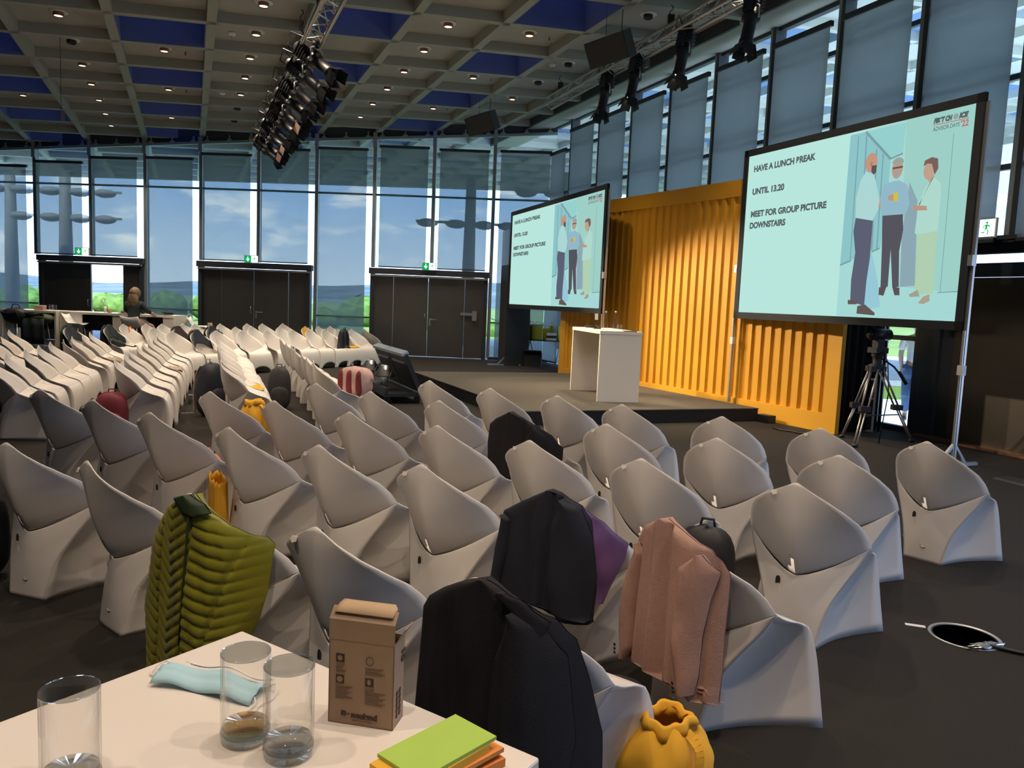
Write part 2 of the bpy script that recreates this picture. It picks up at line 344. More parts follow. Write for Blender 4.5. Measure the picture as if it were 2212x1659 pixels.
# ---- glazed side wall on the right
TK = [5.97, 4.79, 3.26, 1.74, .2, -1.31, -2.86, -4.39, -5.91, -7.42, -8.95, -10.5, -12.0, -13.5, -15.0, -16.5, -18.0, -19.5]
for k in range(len(TK)-1):
    t0, t1 = TK[k], TK[k+1]; zt = 6.40; zb = 2.62 if k >= 6 else .06; wn += 1
    g = MB(); g.hexa([wpt(t0, -.01, zb), wpt(t0, .01, zb), wpt(t1, .01, zb), wpt(t1, -.01, zb), wpt(t0, -.01, zt), wpt(t0, .01, zt), wpt(t1, .01, zt), wpt(t1, -.01, zt)])
    w = g.build('window_%d' % wn, M['glass']); struct(w, 'tall glass pane, %s bay of the right wall from the corner' % (ORD[k] if k < 15 else 'hidden rear'), 'window')
    f = MB(); f.bar(wpt(t1, -.04, zb), wpt(t1, -.04, zt+.1), .075, .22, WN, 0); f.bar(wpt(t1+.09, -.06, zb), wpt(t1+.09, -.06, zt+.02), .07, .12, WN, 1)
    f.build('mullion', [M['darkframe'], M['mullion']], w)
    f = MB()
    for z in (5.68, 4.60, 3.54, 2.6): 
        if z > zb-.05: f.bar(wpt(t0, -.03, z), wpt(t1, -.03, z), .07, .07)
    f.bar(wpt(t0, -.03, zt), wpt(t1, -.03, zt), .1, .06)
    f.build('transom', M['darkframe'], w)
    tm = (t0+t1)/2; hw = abs(t1-t0)/2
    ang = math.atan2(WD.y, WD.x); ztop = 6.08 if k != 0 else 5.66
    t = thing('roller_blind', 'grey roller blind, %s from the corner on the right-hand glass wall' % (ORD[k] if k < 15 else 'rearmost'), 'blind', wpt(tm, -.2, zb), ang, group='roller blinds on the side wall')
    f = MB(); f.box((.045, 0, (ztop-zb)/2+.01), (2*hw-.3, .004, ztop-zb)); f.build('blind_cloth', M['blindr'], t)
    f = MB(); f.bar((-hw+.16, 0, ztop-zb), (hw-.07, 0, ztop-zb), .07, .08); f.build('roller_tube', M['darkframe'], t)
    f = MB(); f.bar((-hw+.19, 0, .02), (hw-.1, 0, .02), .03, .04); f.build('bottom_bar', M['darkframe'], t)
b = MB()
p = [wpt(6.2, -.06, 6.40), wpt(6.2, .1, 6.40), wpt(-20, .1, 6.40), wpt(-20, -.06, 6.40)]; b.hexa(p+[v+Vector((0, 0, .35)) for v in p])
struct(b.build('trim_1', M['beam']), 'grey band above the clerestory of the right wall', 'trim')
# recessed lower zone by the side door
OFF = .46
b = MB(); p = [wpt(-3.2, -.1, 2.44), wpt(-3.2, OFF+.2, 2.44), wpt(-20, OFF+.2, 2.44), wpt(-20, -.1, 2.44)]
b.hexa([wpt(-3.2, -.06, 2.50), wpt(-3.2, .08, 2.50), wpt(-20, .08, 2.50), wpt(-20, -.06, 2.50)]+[wpt(-3.2, -.06, 2.66), wpt(-3.2, .08, 2.66), wpt(-20, .08, 2.66), wpt(-20, -.06, 2.66)])
b.hexa([wpt(-3.2, OFF-.06, 2.24), wpt(-3.2, OFF+.1, 2.24), wpt(-20, OFF+.1, 2.24), wpt(-20, OFF-.06, 2.24)]+[wpt(-3.2, OFF-.06, 2.42), wpt(-3.2, OFF+.1, 2.42), wpt(-20, OFF+.1, 2.42), wpt(-20, OFF-.06, 2.42)])
struct(b.build('trim_2', M['darkframe']), 'dark lintel over the steel door on the right', 'trim')
def wbox(mb, t0, t1, z0, z1, off, th=.05, mi=0):
    mb.hexa([wpt(t0, off-th/2, z0), wpt(t0, off+th/2, z0), wpt(t1, off+th/2, z0), wpt(t1, off-th/2, z0), wpt(t0, off-th/2, z1), wpt(t0, off+th/2, z1), wpt(t1, off+th/2, z1), wpt(t1, off-th/2, z1)], mi)
T = lambda x, y: (Vector((x, y, 0))-WP).dot(WD)
g = MB(); wbox(g, -2.9, -5.75, .05, 2.25, OFF, .02); wl = g.build('window_30', M['glass']); struct(wl, 'glass side light behind the camera tripod', 'window')
f = MB()
for tt in (-3.0, -4.3, -5.14, -5.78): f.bar(wpt(tt, OFF-.02, 0), wpt(tt, OFF-.02, 2.25), .07, .12, WN)
f.bar(wpt(-2.9, OFF-.02, 1.37), wpt(-5.75, OFF-.02, 1.37), .08, .07); f.bar(wpt(-2.9, OFF-.02, .04), wpt(-5.75, OFF-.02, .04), .1, .08)
f.build('window_frame', M['darkframe'], wl)
t = thing('door_4', 'bronze steel double door at the right edge, behind the screen pole', 'door', wpt(-7.4, OFF, 0), math.atan2(-WD.y, -WD.x)); t['kind'] = 'structure'
f = MB(); f.box((-1.42, 0, 1.12), (.32, .16, 2.24)); f.box((-1.15, .02, 1.12), (.2, .1, 2.24)); f.box((1.5, 0, 1.12), (.4, .16, 2.24)); f.box((0, -.1, .015), (2.9, .3, .03), mi=1); f.build('door_frame', [M['darkframe'], M['copper']], t)
f = MB(); f.box((-.42, -.03, 1.13), (1.24, .06, 2.2)); lf = f.build('door_leaf', M['steelr'], t)
h = MB(); h.tube([(.12, -.07, 1.22), (.12, -.13, 1.22), (.12, -.13, 1.02), (.12, -.07, 1.02)], .013); h.box((.12, -.075, 1.02), (.12, .03, .03)); h.build('handle', M['black'], lf)
f = MB(); f.box((.82, -.03, 1.13), (1.22, .06, 2.2)); lf = f.build('door_leaf', M['steelr'], t)
h = MB(); h.tube([(.28, -.07, 1.06), (.28, -.13, 1.06), (.45, -.13, 1.06)], .012); h.box((.28, -.07, .96), (.035, .02, .1)); h.build('handle', M['alu'], lf)
# ---- ground, hills and planting outside
b = MB(); b.box((0, 29.5, -.2), (70, 14.2, .16)); b.box((22, 8, -.2), (16, 40, .16)); struct(b.build('terrace', M['paving']), 'pale terrace outside the windows', 'ground')
b = MB(); b.box((0, 200, -1.2), (900, 340, .5)); struct(b.build('ground', M['grass']), 'sunlit meadow beyond the terrace', 'ground')
b = MB(); rows = []
for j in range(5):
    row = []
    for i in range(61):
        x = -420+i*14; y = 260+j*50; z = (0, 5, 8.5, 11, 12)[j]*(.8+.35*math.sin(x*.011+1)+.12*math.sin(x*.05+j)); row.append((x, y, z-1.5))
    rows.append(row)
b.grid(rows); struct(b.build('hills', M['hill']), 'low wooded hills on the horizon', 'hills')
b = MB()
for i in range(46):
    x = -75+i*2.3+rnd.uniform(-1, 1); y = rnd.uniform(58, 75); r = rnd.uniform(1.2, 2.2); z0 = rnd.uniform(-.8, .3)
    b.blob((x, y, z0), (r, r, r*.75), 12, 8, .12, 4, i)
tag(b.build('foliage', M['leaf']), 'leafy green shrubs outside the window wall', 'foliage', kind='stuff')
def light_mast(x, y, h, zs, label):
    t = thing('floodlight_mast', label, 'light mast', (x, y, -.12), rnd.uniform(-.1, .1))
    f = MB(); f.tube([(0, 0, 0), (0, 0, h)], .2, 12, rs=[.3, .17]); f.build('mast', M['mast'], t)
    for z in zs:
        f = MB(); f.bar((-2.1, 0, z), (2.1, 0, z), .09, .09)
        for q in (-1.65, -.55, .55, 1.5): f.blob((q, 0, z-.05), (.42, .3, .17), 10, 6, .03, 2, int(q*10))
        f.build('lamp_arm', M['mast'], t)
light_mast(-1.9, 31.2, 7.4, (4.75, ), 'outdoor lamp mast seen through the blind beside the left projection screen')
light_mast(1.9, 31.5, 8.0, (6.1, ), 'outdoor lamp mast half hidden by the corner of the window wall')
light_mast(-17.6, 31.0, 7.4, (4.35, 5.35), 'outdoor lamp mast behind the blind over the open door')
light_mast(-21.0, 33.0, 7.4, (5.6, ), 'outdoor lamp mast behind the leftmost blind')

# ------------------------------------------------------------------ ceiling lamps
DL = []      # (i, j, lit, warm)
for j in range(0, 7): DL.append((0, j, j not in (1,), True))
for j in (1, 3, 5): DL.append((1, j, True, True))
for j in range(-1, 6): DL.append((2, j, j not in (4, 5), j != 2))
for j in range(-1, 5): DL.append((4, j, True, j not in (-1, 1)))
for j in (-1, 1, 3): DL.append((5, j, True, True))
for j in (-2, 0, 1, 2): DL.append((6, j, j == 2, True))
DL.append((-1, 4, True, True))
f = MB(); f.lathe([(.0, .0), (.13, .0), (.13, -.012), (.085, -.018), (.085, -.012)], n=20); ring_me = f
colname = {-1: 'leftmost', 0: 'second', 1: 'third', 2: 'fourth', 4: 'sixth', 5: 'seventh', 6: 'eighth'}
protos = {}
rowcount = {}
for (i, j, lit, warm) in DL:
    key = (lit, warm); n_ = rowcount.get(i, 0)
    p = P(i+.5, j+.5, .17)
    total = sum(1 for q in DL if q[0] == i); far = [q[1] for q in DL if q[0] == i and q[1] > j]
    lab = '%s round ceiling downlight, %s from the window wall in the %s coffer column from left' % ('lit' if lit else 'unlit', ORD[len(far)], colname[i])
    if key not in protos:
        t = thing('ceiling_downlight', lab, 'ceiling light', p, group='downlights in the ceiling coffers')
        f = MB(); f.lathe([(0, 0), (.14, 0), (.14, -.012), (.08, -.016), (.0, -.016)], n=20); f.build('trim_ring', M['white'], t)
        f = MB(); f.lathe([(.08, 0.0), (.08, -.06), (.07, -.075), (.066, -.06), (.0, -.055)], n=18); f.build('lamp_can', M['copper'] if lit else M['black'], t)
        if lit: f = MB(); f.lathe([(0, -.0585), (.064, -.0585), (.064, -.062), (0, -.062)], n=16); f.build('bulb', M['lampglow'] if warm else M['lampcool'], t)
        protos[key] = t
    else: t = dup(protos[key], p, 0, lab)
# real light of the downlights: seen ones and those further forward above the audience
def spot(p, tgt, w, ang, col=(1, .80, .60), blend=.6, r=.06):
    d = bpy.data.lights.new('downlight_beam', 'SPOT'); d.energy = w; d.spot_size = R(ang); d.spot_blend = blend; d.color = col; d.shadow_soft_size = r
    o = bpy.data.objects.new('downlight_beam', d); COL.objects.link(o); o.location = p
    o.rotation_euler = (Vector(tgt)-Vector(p)).to_track_quat('-Z', 'Y').to_euler(); return o
LAMPW = 260
for (i, j, lit, warm) in DL:
    if lit:
        p = P(i+.5, j+.5, .08); spot(p, p+Vector((0, 0, -1)), LAMPW*.8, 95, (1, .80, .58) if warm else (1, .9, .76))
for (i, j) in ((2, -2), (2, -4), (4, -3), (4, -5), (6, -4), (0, -2), (0, -4), (3, -3), (6, -6), (5, -6), (1, -6), (3, -6), (0, -9), (2, -9), (4, -9), (1, -10), (3, -10)):
    p = P(i+.5, j+.5, .08); spot(p, p+Vector((0, 0, -1)), LAMPW, 100)
# small ceiling fittings
for n_, (i, j, h_) in enumerate(((2.24, .63, .17), (2.24, 3.6, .17), (6.32, .62, .17))):
    t = thing('smoke_detector', ['smoke detector beside the lamp in the coffer left of the lighting truss', 'smoke detector in a coffer near the window wall', 'smoke detector beside the unlit lamp near the hanging loudspeaker'][n_], 'smoke detector', P(i, j, h_))
    f = MB(); f.lathe([(0, 0), (.07, 0), (.07, -.03), (.04, -.06), (0, -.065)], n=14); f.build('housing', M['white'], t)
    f = MB(); f.lathe([(0, -.066), (.012, -.066), (.012, -.075), (0, -.076)], n=8); f.build('sensor', M['black'], t)
for n_, (i, j) in enumerate(((1.74, 1.6), (1.74, 3.6), (5.8, -.4), (5.8, 1.6), (5.78, 3.6))):
    t = tag(MB().lathe([(.012, .0), (.012, -.06), (.03, -.065), (.03, -.075), (0, -.08)], n=8).build('sprinkler', M['alu']), 'small ceiling sprinkler next to the downlight, %s one of five' % ORD[n_], 'sprinkler', 'ceiling sprinklers'); t.location = P(i, j, .17)
t = thing('hanging_sensor', 'small black sensor hanging on a thin wire from the ceiling at upper left', 'sensor', P(.42, 1.2, .17)-Vector((0, 0, 1.35)))
MB().cyl((0, 0, 0), (0, 0, 1.35), .004, 6).build('wire', M['black'], t); MB().box((0.03, 0, -.05), (.05, .05, .15), .2).build('housing', M['black'], t)

# ------------------------------------------------------------------ lighting trusses with profile spotlights
def truss(name, a, c, label, hang):
    a = Vector(a); c = Vector(c); t = thing(name, label, 'truss', a); d = c-a; Ln = d.length; d.normalize(); s_ = d.cross(Vector((0, 0, 1))).normalized(); up = Vector((0, 0, 1))
    w = .25; ch = [Vector((0, 0, 0)), s_*w, s_*w/2+up*w*.87]
    for o_ in ch: MB().cyl(o_, o_+d*Ln, .026, 10).build('chord', M['truss'], t)
    f = MB(); n = int(Ln/.28)
    for k in range(n):
        for q in range(3):
            u0 = ch[q]+d*(k*Ln/n); u1 = ch[(q+1) % 3]+d*((k+1)*Ln/n)
            f.cyl(u0, u1, .010, 6) if k % 2 == 0 else f.cyl(ch[(q+1) % 3]+d*(k*Ln/n), ch[q]+d*((k+1)*Ln/n), .010, 6)
    f.build('lacing', M['truss'], t)
    for q in hang:
        p = ch[2]+d*(Ln*q); wz = roofz(a.x+p.x, a.y+p.y)-a.z
        f = MB(); n = max(3, int((wz-p.z)/.07))
        for k in range(n):
            z0 = p.z+(wz-p.z)*k/n; z1 = p.z+(wz-p.z)*(k+1)/n; x_ = .018 if k % 2 else -.018
            f.tube([(p.x+x_, p.y, z0), (p.x+x_*1.5, p.y, (z0+z1)/2), (p.x-x_*.2, p.y, z1)], .009, 5)
        f.box((p.x, p.y, p.z+.08), (.1, .06, .12), mi=0)
        f.build('chain', M['black'], t)
    return a, d, s_
TA = Vector((-5.95, 18.99, 5.15)); TB = Vector((-1.45, 8.0, 5.15))
a1, d1, s1 = truss('lighting_truss', TA, TB, 'aluminium lighting truss crowded with black spotlights, hung across the ceiling', (.03, .13, .27, .42, .58, .75, .9))
T2A = Vector((.60, 17.38, 5.80)); T2B = Vector((3.75, 8.9, 5.80))
a2, d2, s2 = truss('lighting_truss', T2A, T2B, 'aluminium lighting truss with four spotlights beside the glass side wall', (.08, .3, .55, .8))
def spotlight(p, tgt, label, lit=False, pinklit=None, group=None, drop=.0):
    """profile spotlight hung under a truss chord, nose along local -Z"""
    d = (Vector(tgt)-Vector(p)).normalized(); c = Vector(p)-Vector((0, 0, .24+drop))
    t = thing('profile_spotlight', label, 'spotlight', c, group=group)
    q = d.to_track_quat('Z', 'Y').to_matrix().to_4x4()
    f = MB(); f.lathe([(.0, -.42), (.075, -.42), (.095, -.36), (.095, -.08), (.12, -.06), (.12, -.0), (.082, .03), (.082, .26), (.092, .28), (.092, .34), (.07, .34), (.07, .30), (0, .29)], n=18, mtx=q)
    f.box((0, 0, 0), (1, 1, 1), mtx=q @ Matrix.Translation((0, .10, -.22)) @ Matrix.Diagonal((.13, .05, .3, 1)))
    for k in range(5): f.box((0, 0, 0), (1, 1, 1), mtx=q @ Matrix.Translation((0, 0, -.34+.05*k)) @ Matrix.Diagonal((.21, .21, .012, 1)))
    f.build('body', M['black'], t)
    f = MB(); side = d.cross(Vector((0, 0, 1))).normalized()
    f.tube([-side*.125, -side*.125+Vector((0, 0, .15)), Vector((0, 0, .2))-side*.03, Vector((0, 0, .2))+side*.03, side*.125+Vector((0, 0, .15)), side*.125], .012, 6)
    f.cyl(side*.10, side*.16, .03, 8); f.build('yoke', M['truss'], t)
    f = MB(); f.box((0, 0, .23+drop/2), (.06, .09, .09+drop)); f.cyl((0, -.05, .24+drop), (0, .05, .24+drop), .05, 10); f.build('clamp', M['black'], t)
    for k in range(4):
        ang = k*math.pi/2+.3
        f = MB(); sp = R(22 if k % 2 else 12)
        mt = q @ Matrix.Rotation(ang, 4, 'Z') @ Matrix.Translation((.09, 0, .34)) @ Matrix.Rotation(sp, 4, 'Y') @ Matrix.Translation((0, 0, .085))
        f.box((0, 0, 0), (1, 1, 1), mtx=mt @ Matrix.Diagonal((.006, .2 if k % 2 else .17, .17, 1)))
        f.build('barn_door', M['pinklit'] if (pinklit and k == 2) else M['black'], t)
    f = MB(); f.lathe([(0, .30), (.068, .30), (.068, .305), (0, .305)], n=14, mtx=q); f.build('lens', M['lampglow'] if lit else M['lens'], t)
    f = MB(); b0 = q @ Vector((0, .05, -.42)); f.tube([b0, b0+Vector((-.05, -.02, -.1)), b0+Vector((-.16, 0, -.02)), b0+Vector((-.12, .02, .16)), Vector((0, 0, .26+drop))], .009, 6); f.build('power_cord', M['black'], t)
    return c, d
M['pinklit'] = mat('pink_lit_barn_door', (.42, .26, .22), .5); M['lens'] = mat('dark_lens', (.02, .025, .03), .1)  # pink tint paints lamplight onto a few of the black barn doors
STG = Vector((2.4, 13.2, .9))
spots = []
qs = (.02, .065, .155, .215, .30, .365, .45, .51, .60, .68)
for n_, q in enumerate(qs):
    p = a1+d1*((TB-TA).length*q)+s1*.06
    tgt = p+Vector((3.1+.18*math.sin(n_*2.1), -1.2+.25*math.cos(n_*1.7), -2.35))
    c, d = spotlight(p, tgt, 'black profile spotlight, %s along the crowded truss from its far end' % ORD[n_], False, n_ in (1, 2, 5), 'spotlights on the crowded truss')
    spots.append(c)
tq = (.31, .43, .595, .775)
for n_, q in enumerate(tq):
    p = a2+d2*((T2B-T2A).length*q)+s2*.125
    tgt = p+Vector((-.35, -.25, -2.0))
    c, d = spotlight(p, tgt, ['unlit black spotlight nearest the far end of the side truss', 'glowing spotlight, second from the far end of the side truss', 'glowing spotlight, third from the far end of the side truss', 'black spotlight with open barn doors nearest on the side truss'][n_], n_ in (1, 2), False, 'spotlights on the side truss', .10)
    spots.append(c)
def beam(p, tgt, w, ang, col=(1, .80, .56), r=.07): o = spot(p, tgt, w, ang, col, .5, r); o.name = 'spotlight_beam'; return o
for k in (2, 4, 6): 
    d_ = (STG-spots[k]).normalized(); beam(spots[k]+d_*.65, STG+Vector((.5*(k-4), -.3*(k-4), 0)), 1500, 34)
for k in (11, 12): beam(spots[k]+Vector((-.08, -.06, -.6)), Vector((1.3, 12.6, 0)) if k == 11 else Vector((2.2, 10.5, 0)), 500, 60)
# hanging loudspeakers
def hang_speaker(p, rz, label):
    t = thing('hanging_loudspeaker', label, 'loudspeaker', p, rz, 'loudspeakers hung from the ceiling')
    tilt = Matrix.Rotation(R(24), 4, 'X') @ Matrix.Rotation(R(-8), 4, 'Y')
    f = MB(); f.prism([(-.36, -.2), (.36, -.2), (.36, .06), (.2, .26), (-.2, .26), (-.36, .06)], -.2, .2, mtx=tilt); f.build('cabinet', M['spk'], t)
    f = MB(); f.box((0, 0, 0), (1, 1, 1), mtx=tilt @ Matrix.Translation((0, -.207, 0)) @ Matrix.Diagonal((.70, .014, .38, 1))); f.build('grille', M['spkg'], t)
    zt = roofz(p[0], p[1], .17)-p[2]
    f = MB(); f.tube([(.15, 0, .19), (.16, 0, zt)], .007, 5); f.tube([(-.15, .05, .19), (-.16, .05, zt)], .004, 5); f.build('suspension_wire', M['black'], t)
M['spk'] = mat('speaker_cabinet_grey', (.055, .06, .06), .6); M['spkg'] = mat('speaker_grille', (.045, .048, .048), .7, bump=.3, bscale=200)
hang_speaker((1.36, 12.93, 5.70), R(-35), 'grey loudspeaker hung from the ceiling near the side truss')
hang_speaker((-.9, 18.6, 5.72), R(-30), 'grey loudspeaker hung above the corner of the window wall')

# ------------------------------------------------------------------ stage, yellow backdrop, lectern
b = MB(); b.prism([(-1.99, 15.6), (.19, 10.51), (3.80, 11.95), (1.30, 16.6), (.98, 16.62)], 0, .2)
st = thing('stage', 'low grey carpeted stage in front of the yellow corrugated backdrop', 'stage')
b = MB(); b.prism([(-1.99, 15.6), (.19, 10.51), (3.78, 11.93), (1.28, 16.6), (.93, 16.62)], .185, .2); b.build('stage_top', M['stagecarpet'], st)
b = MB(); b.prism([(-1.985, 15.6), (.195, 10.52), (3.77, 11.93), (1.27, 16.59), (.93, 16.61)], 0, .185); b.build('skirting', M['blackcloth'], st)
b = MB(); b.prism([(3.74, 11.86), (3.86, 11.68), (3.98, 11.72), (3.86, 11.93)], 0, .12); b.build('step_block', M['black'], st)
CA = Vector((1.0, 17.26, 0)); CB = Vector((4.54, 10.91, 0)); cd = (CB-CA).normalized(); cn = Vector((cd.y, -cd.x, 0)); CL = (CB-CA).length
if cn.y > 0: cn = -cn
cm = Matrix(((cd.x, -cn.x, 0, CA.x), (cd.y, -cn.y, 0, CA.y), (0, 0, 1, 0), (0, 0, 0, 1)))   # local x along the wall, y backwards
t = thing('container_backdrop', 'yellow corrugated shipping-container wall standing behind the stage', 'backdrop'); t.matrix_world = cm
Hc = 3.74; z0, z1 = .27, Hc-.26; x0, x1 = .22, CL-.24
f = MB(); rows = [[], []]; x = x0; pit = .196; k = 0
prof = [(0, .012), (.36, .012), (.5, .048), (.86, .048), (1.0, .012)]
while x < x1-.05:
    for u, d in prof[:-1]:
        xx = min(x+u*pit, x1)
        for r, z in zip(rows, (z0, z1)): r.append((xx, d, z))
    x += pit
for r, z in zip(rows, (z0, z1)): r.append((x1, .012, z))
f.grid(rows, 0, False)
pr = rows[0]; 
f.build('corrugated_panel', M['yellow'], t)
f = MB(); f.box((CL/2, .04, z1+(Hc-z1)/2), (CL, .08, Hc-z1)); f.box((CL/2, .04, z0/2), (CL, .08, z0)); f.box((x0/2, .04, (z0+z1)/2), (x0, .08, z1-z0)); f.box(((x1+CL)/2, .04, (z0+z1)/2), (CL-x1, .08, z1-z0)); f.box((CL/2, .07, Hc/2), (CL-.02, .012, Hc-.02))
f.build('container_frame', M['yellow'], t)
# black drape right of the backdrop
t = thing('black_drape', 'black molton drape hanging between the yellow backdrop and the glass', 'curtain', (4.62, 11.12, 0))
rows = [[(u*.70, .22*u+.03*math.sin(u*34), z) for u in [k/40 for k in range(41)]] for z in (.02, 1.2, 2.4)]
MB().grid(rows).build('cloth', M['blackcloth'], t, .012); MB().cyl((-.03, 0, 2.42), (.74, .24, 2.42), .02).build('rail', M['black'], t); MB().cyl((.74, .24, 0), (.74, .24, 2.45), .02).build('upright', M['black'], t); MB().cyl((-.03, 0, 0), (-.03, 0, 2.45), .02).build('upright', M['black'], t)
# black wall column by the window corner
t = thing('black_column', 'tall black free-standing column left of the small projection screen', 'column', (-.02, 20.9, 0)); t['kind'] = 'thing'
f = MB(); f.prism([(-.39, .28), (-.2, -.5), (.42, -.22), (.24, .55)], 0, 2.6); f.build('lower_cladding', M['slate'], t)
f = MB(); f.prism([(-.39, .28), (-.2, -.5), (.42, -.22), (.24, .55)], 2.6, 3.5); f.build('upper_cladding', mat('blue_grey_cladding', (.10, .13, .19), .4), t)
# lectern
t = thing('lectern', 'white bar-height lectern standing on the stage', 'lectern', (1.03, 13.05, .2)); a_ = Vector((1.3, 11.87)); bvec = Vector((1.94, 11.93))
lx = (bvec-a_).normalized(); ly = (Vector((1.06, 13.43))-a_).normalized()
ly = Vector((-lx.y, lx.x)); ly = (ly*.93+Vector((-lx.x, -lx.y))*.20).normalized()
lm = Matrix(((lx.x, ly.x, 0, a_.x), (lx.y, ly.y, 0, a_.y), (0, 0, 1, .2), (0, 0, 0, 1))); t.matrix_world = lm
D_ = 1.55; Wd = .66; Ht = 1.08
f = MB(); f.box((Wd/2, .02, (Ht-.055)/2), (Wd, .04, Ht-.055)); f.build('side_panel', M['whitelam'], t)
f = MB(); f.box((Wd/2, D_-.02, (Ht-.055)/2), (Wd, .04, Ht-.055)); f.build('side_panel', M['whitelam'], t)
f = MB(); f.box((Wd/2, D_/2, Ht-.025), (Wd+.01, D_+.01, .05)); f.build('top', M['whitelam'], t)
f = MB(); f.box((Wd-.03, D_/2, Ht-.25), (.03, D_-.08, .38)); f.build('modesty_panel', M['whitelam'], t)
def lpt(x, y, z): return lm @ Vector((x, y, z))
def bottle(p, label, h=.26, r=.036, m=None, group=None, cap=True):
    t = thing('glass_bottle', label, 'bottle', p, group=group)
    f = MB(); f.lathe([(0, .004), (r, .004), (r, h*.5), (r*.8, h*.62), (r*.38, h*.78), (r*.36, h), (r*.30, h), (r*.32, h*.78), (r*.74, h*.6), (r*.93, h*.5), (r*.93, .012), (0, .012)], n=18); f.build('body', m or M['tumbler'], t)
    f = MB(); f.lathe([(0, h), (r*.42, h), (r*.42, h+.02), (0, h+.02)], n=12)
    if cap: f.build('stopper', M['alu'], t)
    return t
bottle(lpt(.22, .36, Ht), 'left clear glass water bottle on the lectern', .27)
bottle(lpt(.33, .26, Ht), 'right clear glass water bottle on the lectern', .28)
t = thing('water_glass', 'small drinking glass beside the bottles on the lectern', 'glass', lpt(.42, .30, Ht)); f = MB(); f.lathe([(0, .003), (.03, .003), (.033, .1), (.031, .1), (.028, .008), (0, .008)], n=16); f.build('bowl', M['tumbler'], t)
t = thing('flyer_holder', 'clear upright flyer holder tilted back on the lectern', 'flyer holder', lpt(.2, .58, Ht), lx.angle_signed(Vector((1, 0)))*1)
f = MB(); f.box((0, 0, 0), (1, 1, 1), mtx=Matrix.Translation((0, 0, .14)) @ Matrix.Rotation(R(-12), 4, 'X') @ Matrix.Diagonal((.2, .004, .28, 1))); f.build('acrylic_sheet', M['tumbler'], t)
f = MB(); f.box((0, 0, 0), (1, 1, 1), mtx=Matrix.Translation((-.04, -.004, .2)) @ Matrix.Rotation(R(-12), 4, 'X') @ Matrix.Diagonal((.05, .002, .1, 1))); f.build('paper_card', M['white'], t); MB().box((0, .03, .004), (.2, .12, .006)).build('foot', M['tumbler'], t)
t = thing('handheld_microphone', 'black handheld microphone lying on the lectern', 'microphone', lpt(.28, 1.05, Ht+.025), .4)
MB().tube([(-.12, 0, 0), (.06, 0, 0)], .018, 10, rs=[.014, .02]).build('handle', M['black'], t); MB().blob((.09, 0, .002), (.028, .025, .025), 12, 8).build('grille', M['slate'], t)
t = thing('folded_cable', 'small black presenter remote lying on the lectern', 'remote', lpt(.33, .95, Ht), .2); t.name = 'presenter_remote'; MB().box((0, 0, .012), (.12, .045, .022)).build('body', M['black'], t); MB().box((.02, 0, .025), (.03, .02, .004)).build('button', M['white'], t)
t = thing('tablet', 'dark flat tablet lying at the near end of the lectern', 'tablet', lpt(.5, .13, Ht), lx.angle_signed(Vector((1, 0)))); MB().box((0, 0, .005), (.2, .14, .008)).build('case', M['slate'], t); MB().box((0, 0, .0095), (.18, .12, .001)).build('display', M['lens'], t)

# ------------------------------------------------------------------ projection screens with the slide
PICT = {'bg': [(.531, .987), (.758, 1.0), (1.0, 1.0), (1.0, 0), (.534, 0.0)],
'window': [(.531, .987), (.598, .986), (.709, .819), (.71, .706), (.7, .365), (.532, .283)], 'ceil': [(.598, .986), (.758, .988), (.756, .828), (.709, .819)],
'floor': [(.532, .283), (.7, .365), (.79, .162), (.999, .135), (1.0, 0.0), (.534, 0.0)], 'wall': [(.758, 1.0), (1.0, 1.0), (.999, .135), (.79, .162)],
'shade': [(.792, .685), (.827, .59), (.847, .168), (.79, .162), (.78, .42)], 'refl': [(.62, .36), (.66, .37), (.70, .20), (.72, .06), (.64, .03)],
'hand1': [(.674, .622), (.699, .639), (.722, .604), (.7, .578), (.679, .574)],
'shirt2': [(.727, .701), (.693, .694), (.68, .62), (.694, .533), (.774, .53), (.783, .51), (.799, .574), (.785, .673), (.75, .703)],
'trous2': [(.697, .532), (.777, .529), (.784, .45), (.776, .345), (.787, .162), (.762, .159), (.742, .356), (.744, .163), (.715, .16), (.707, .352)],
'shoe2': [(.709, .16), (.739, .163), (.73, .117), (.71, .121)], 'shoe2b': [(.762, .163), (.79, .158), (.793, .12), (.773, .12)],
'shirt1': [(.613, .776), (.593, .734), (.579, .641), (.585, .535), (.659, .511), (.677, .567), (.68, .613), (.667, .677), (.648, .752)],
'trous1': [(.585, .535), (.659, .511), (.66, .436), (.661, .317), (.655, .198), (.654, .061), (.592, .085), (.588, .201), (.596, .348), (.58, .463)],
'shoe1': [(.625, .06), (.657, .069), (.702, .025), (.7, .013), (.624, .019)], 'shoe1b': [(.581, .093), (.624, .085), (.622, .069), (.583, .068)],
'cup': [(.734, .643), (.752, .641), (.753, .598), (.734, .6)], 'hand2': [(.714, .632), (.734, .636), (.736, .601), (.715, .609)],
'neck3': [(.857, .698), (.877, .704), (.883, .692), (.864, .668)],
'jack3': [(.88, .692), (.905, .658), (.91, .615), (.911, .431), (.837, .42), (.829, .428), (.833, .574), (.85, .643)], 'arm3': [(.813, .567), (.863, .557), (.867, .535), (.817, .541)],
'trous3': [(.84, .419), (.908, .431), (.914, .129), (.868, .126), (.848, .156)], 'shoe3': [(.828, .123), (.859, .149), (.869, .115), (.834, .112)], 'shoe3b': [(.865, .082), (.882, .115), (.904, .126), (.906, .093), (.884, .078)]}
def ell(cx, cy, rx, ry, n=20, a0=0, a1=360): return [(cx+rx*math.cos(R(a0+(a1-a0)*k/n)), cy+ry*math.sin(R(a0+(a1-a0)*k/n))) for k in range(n)]
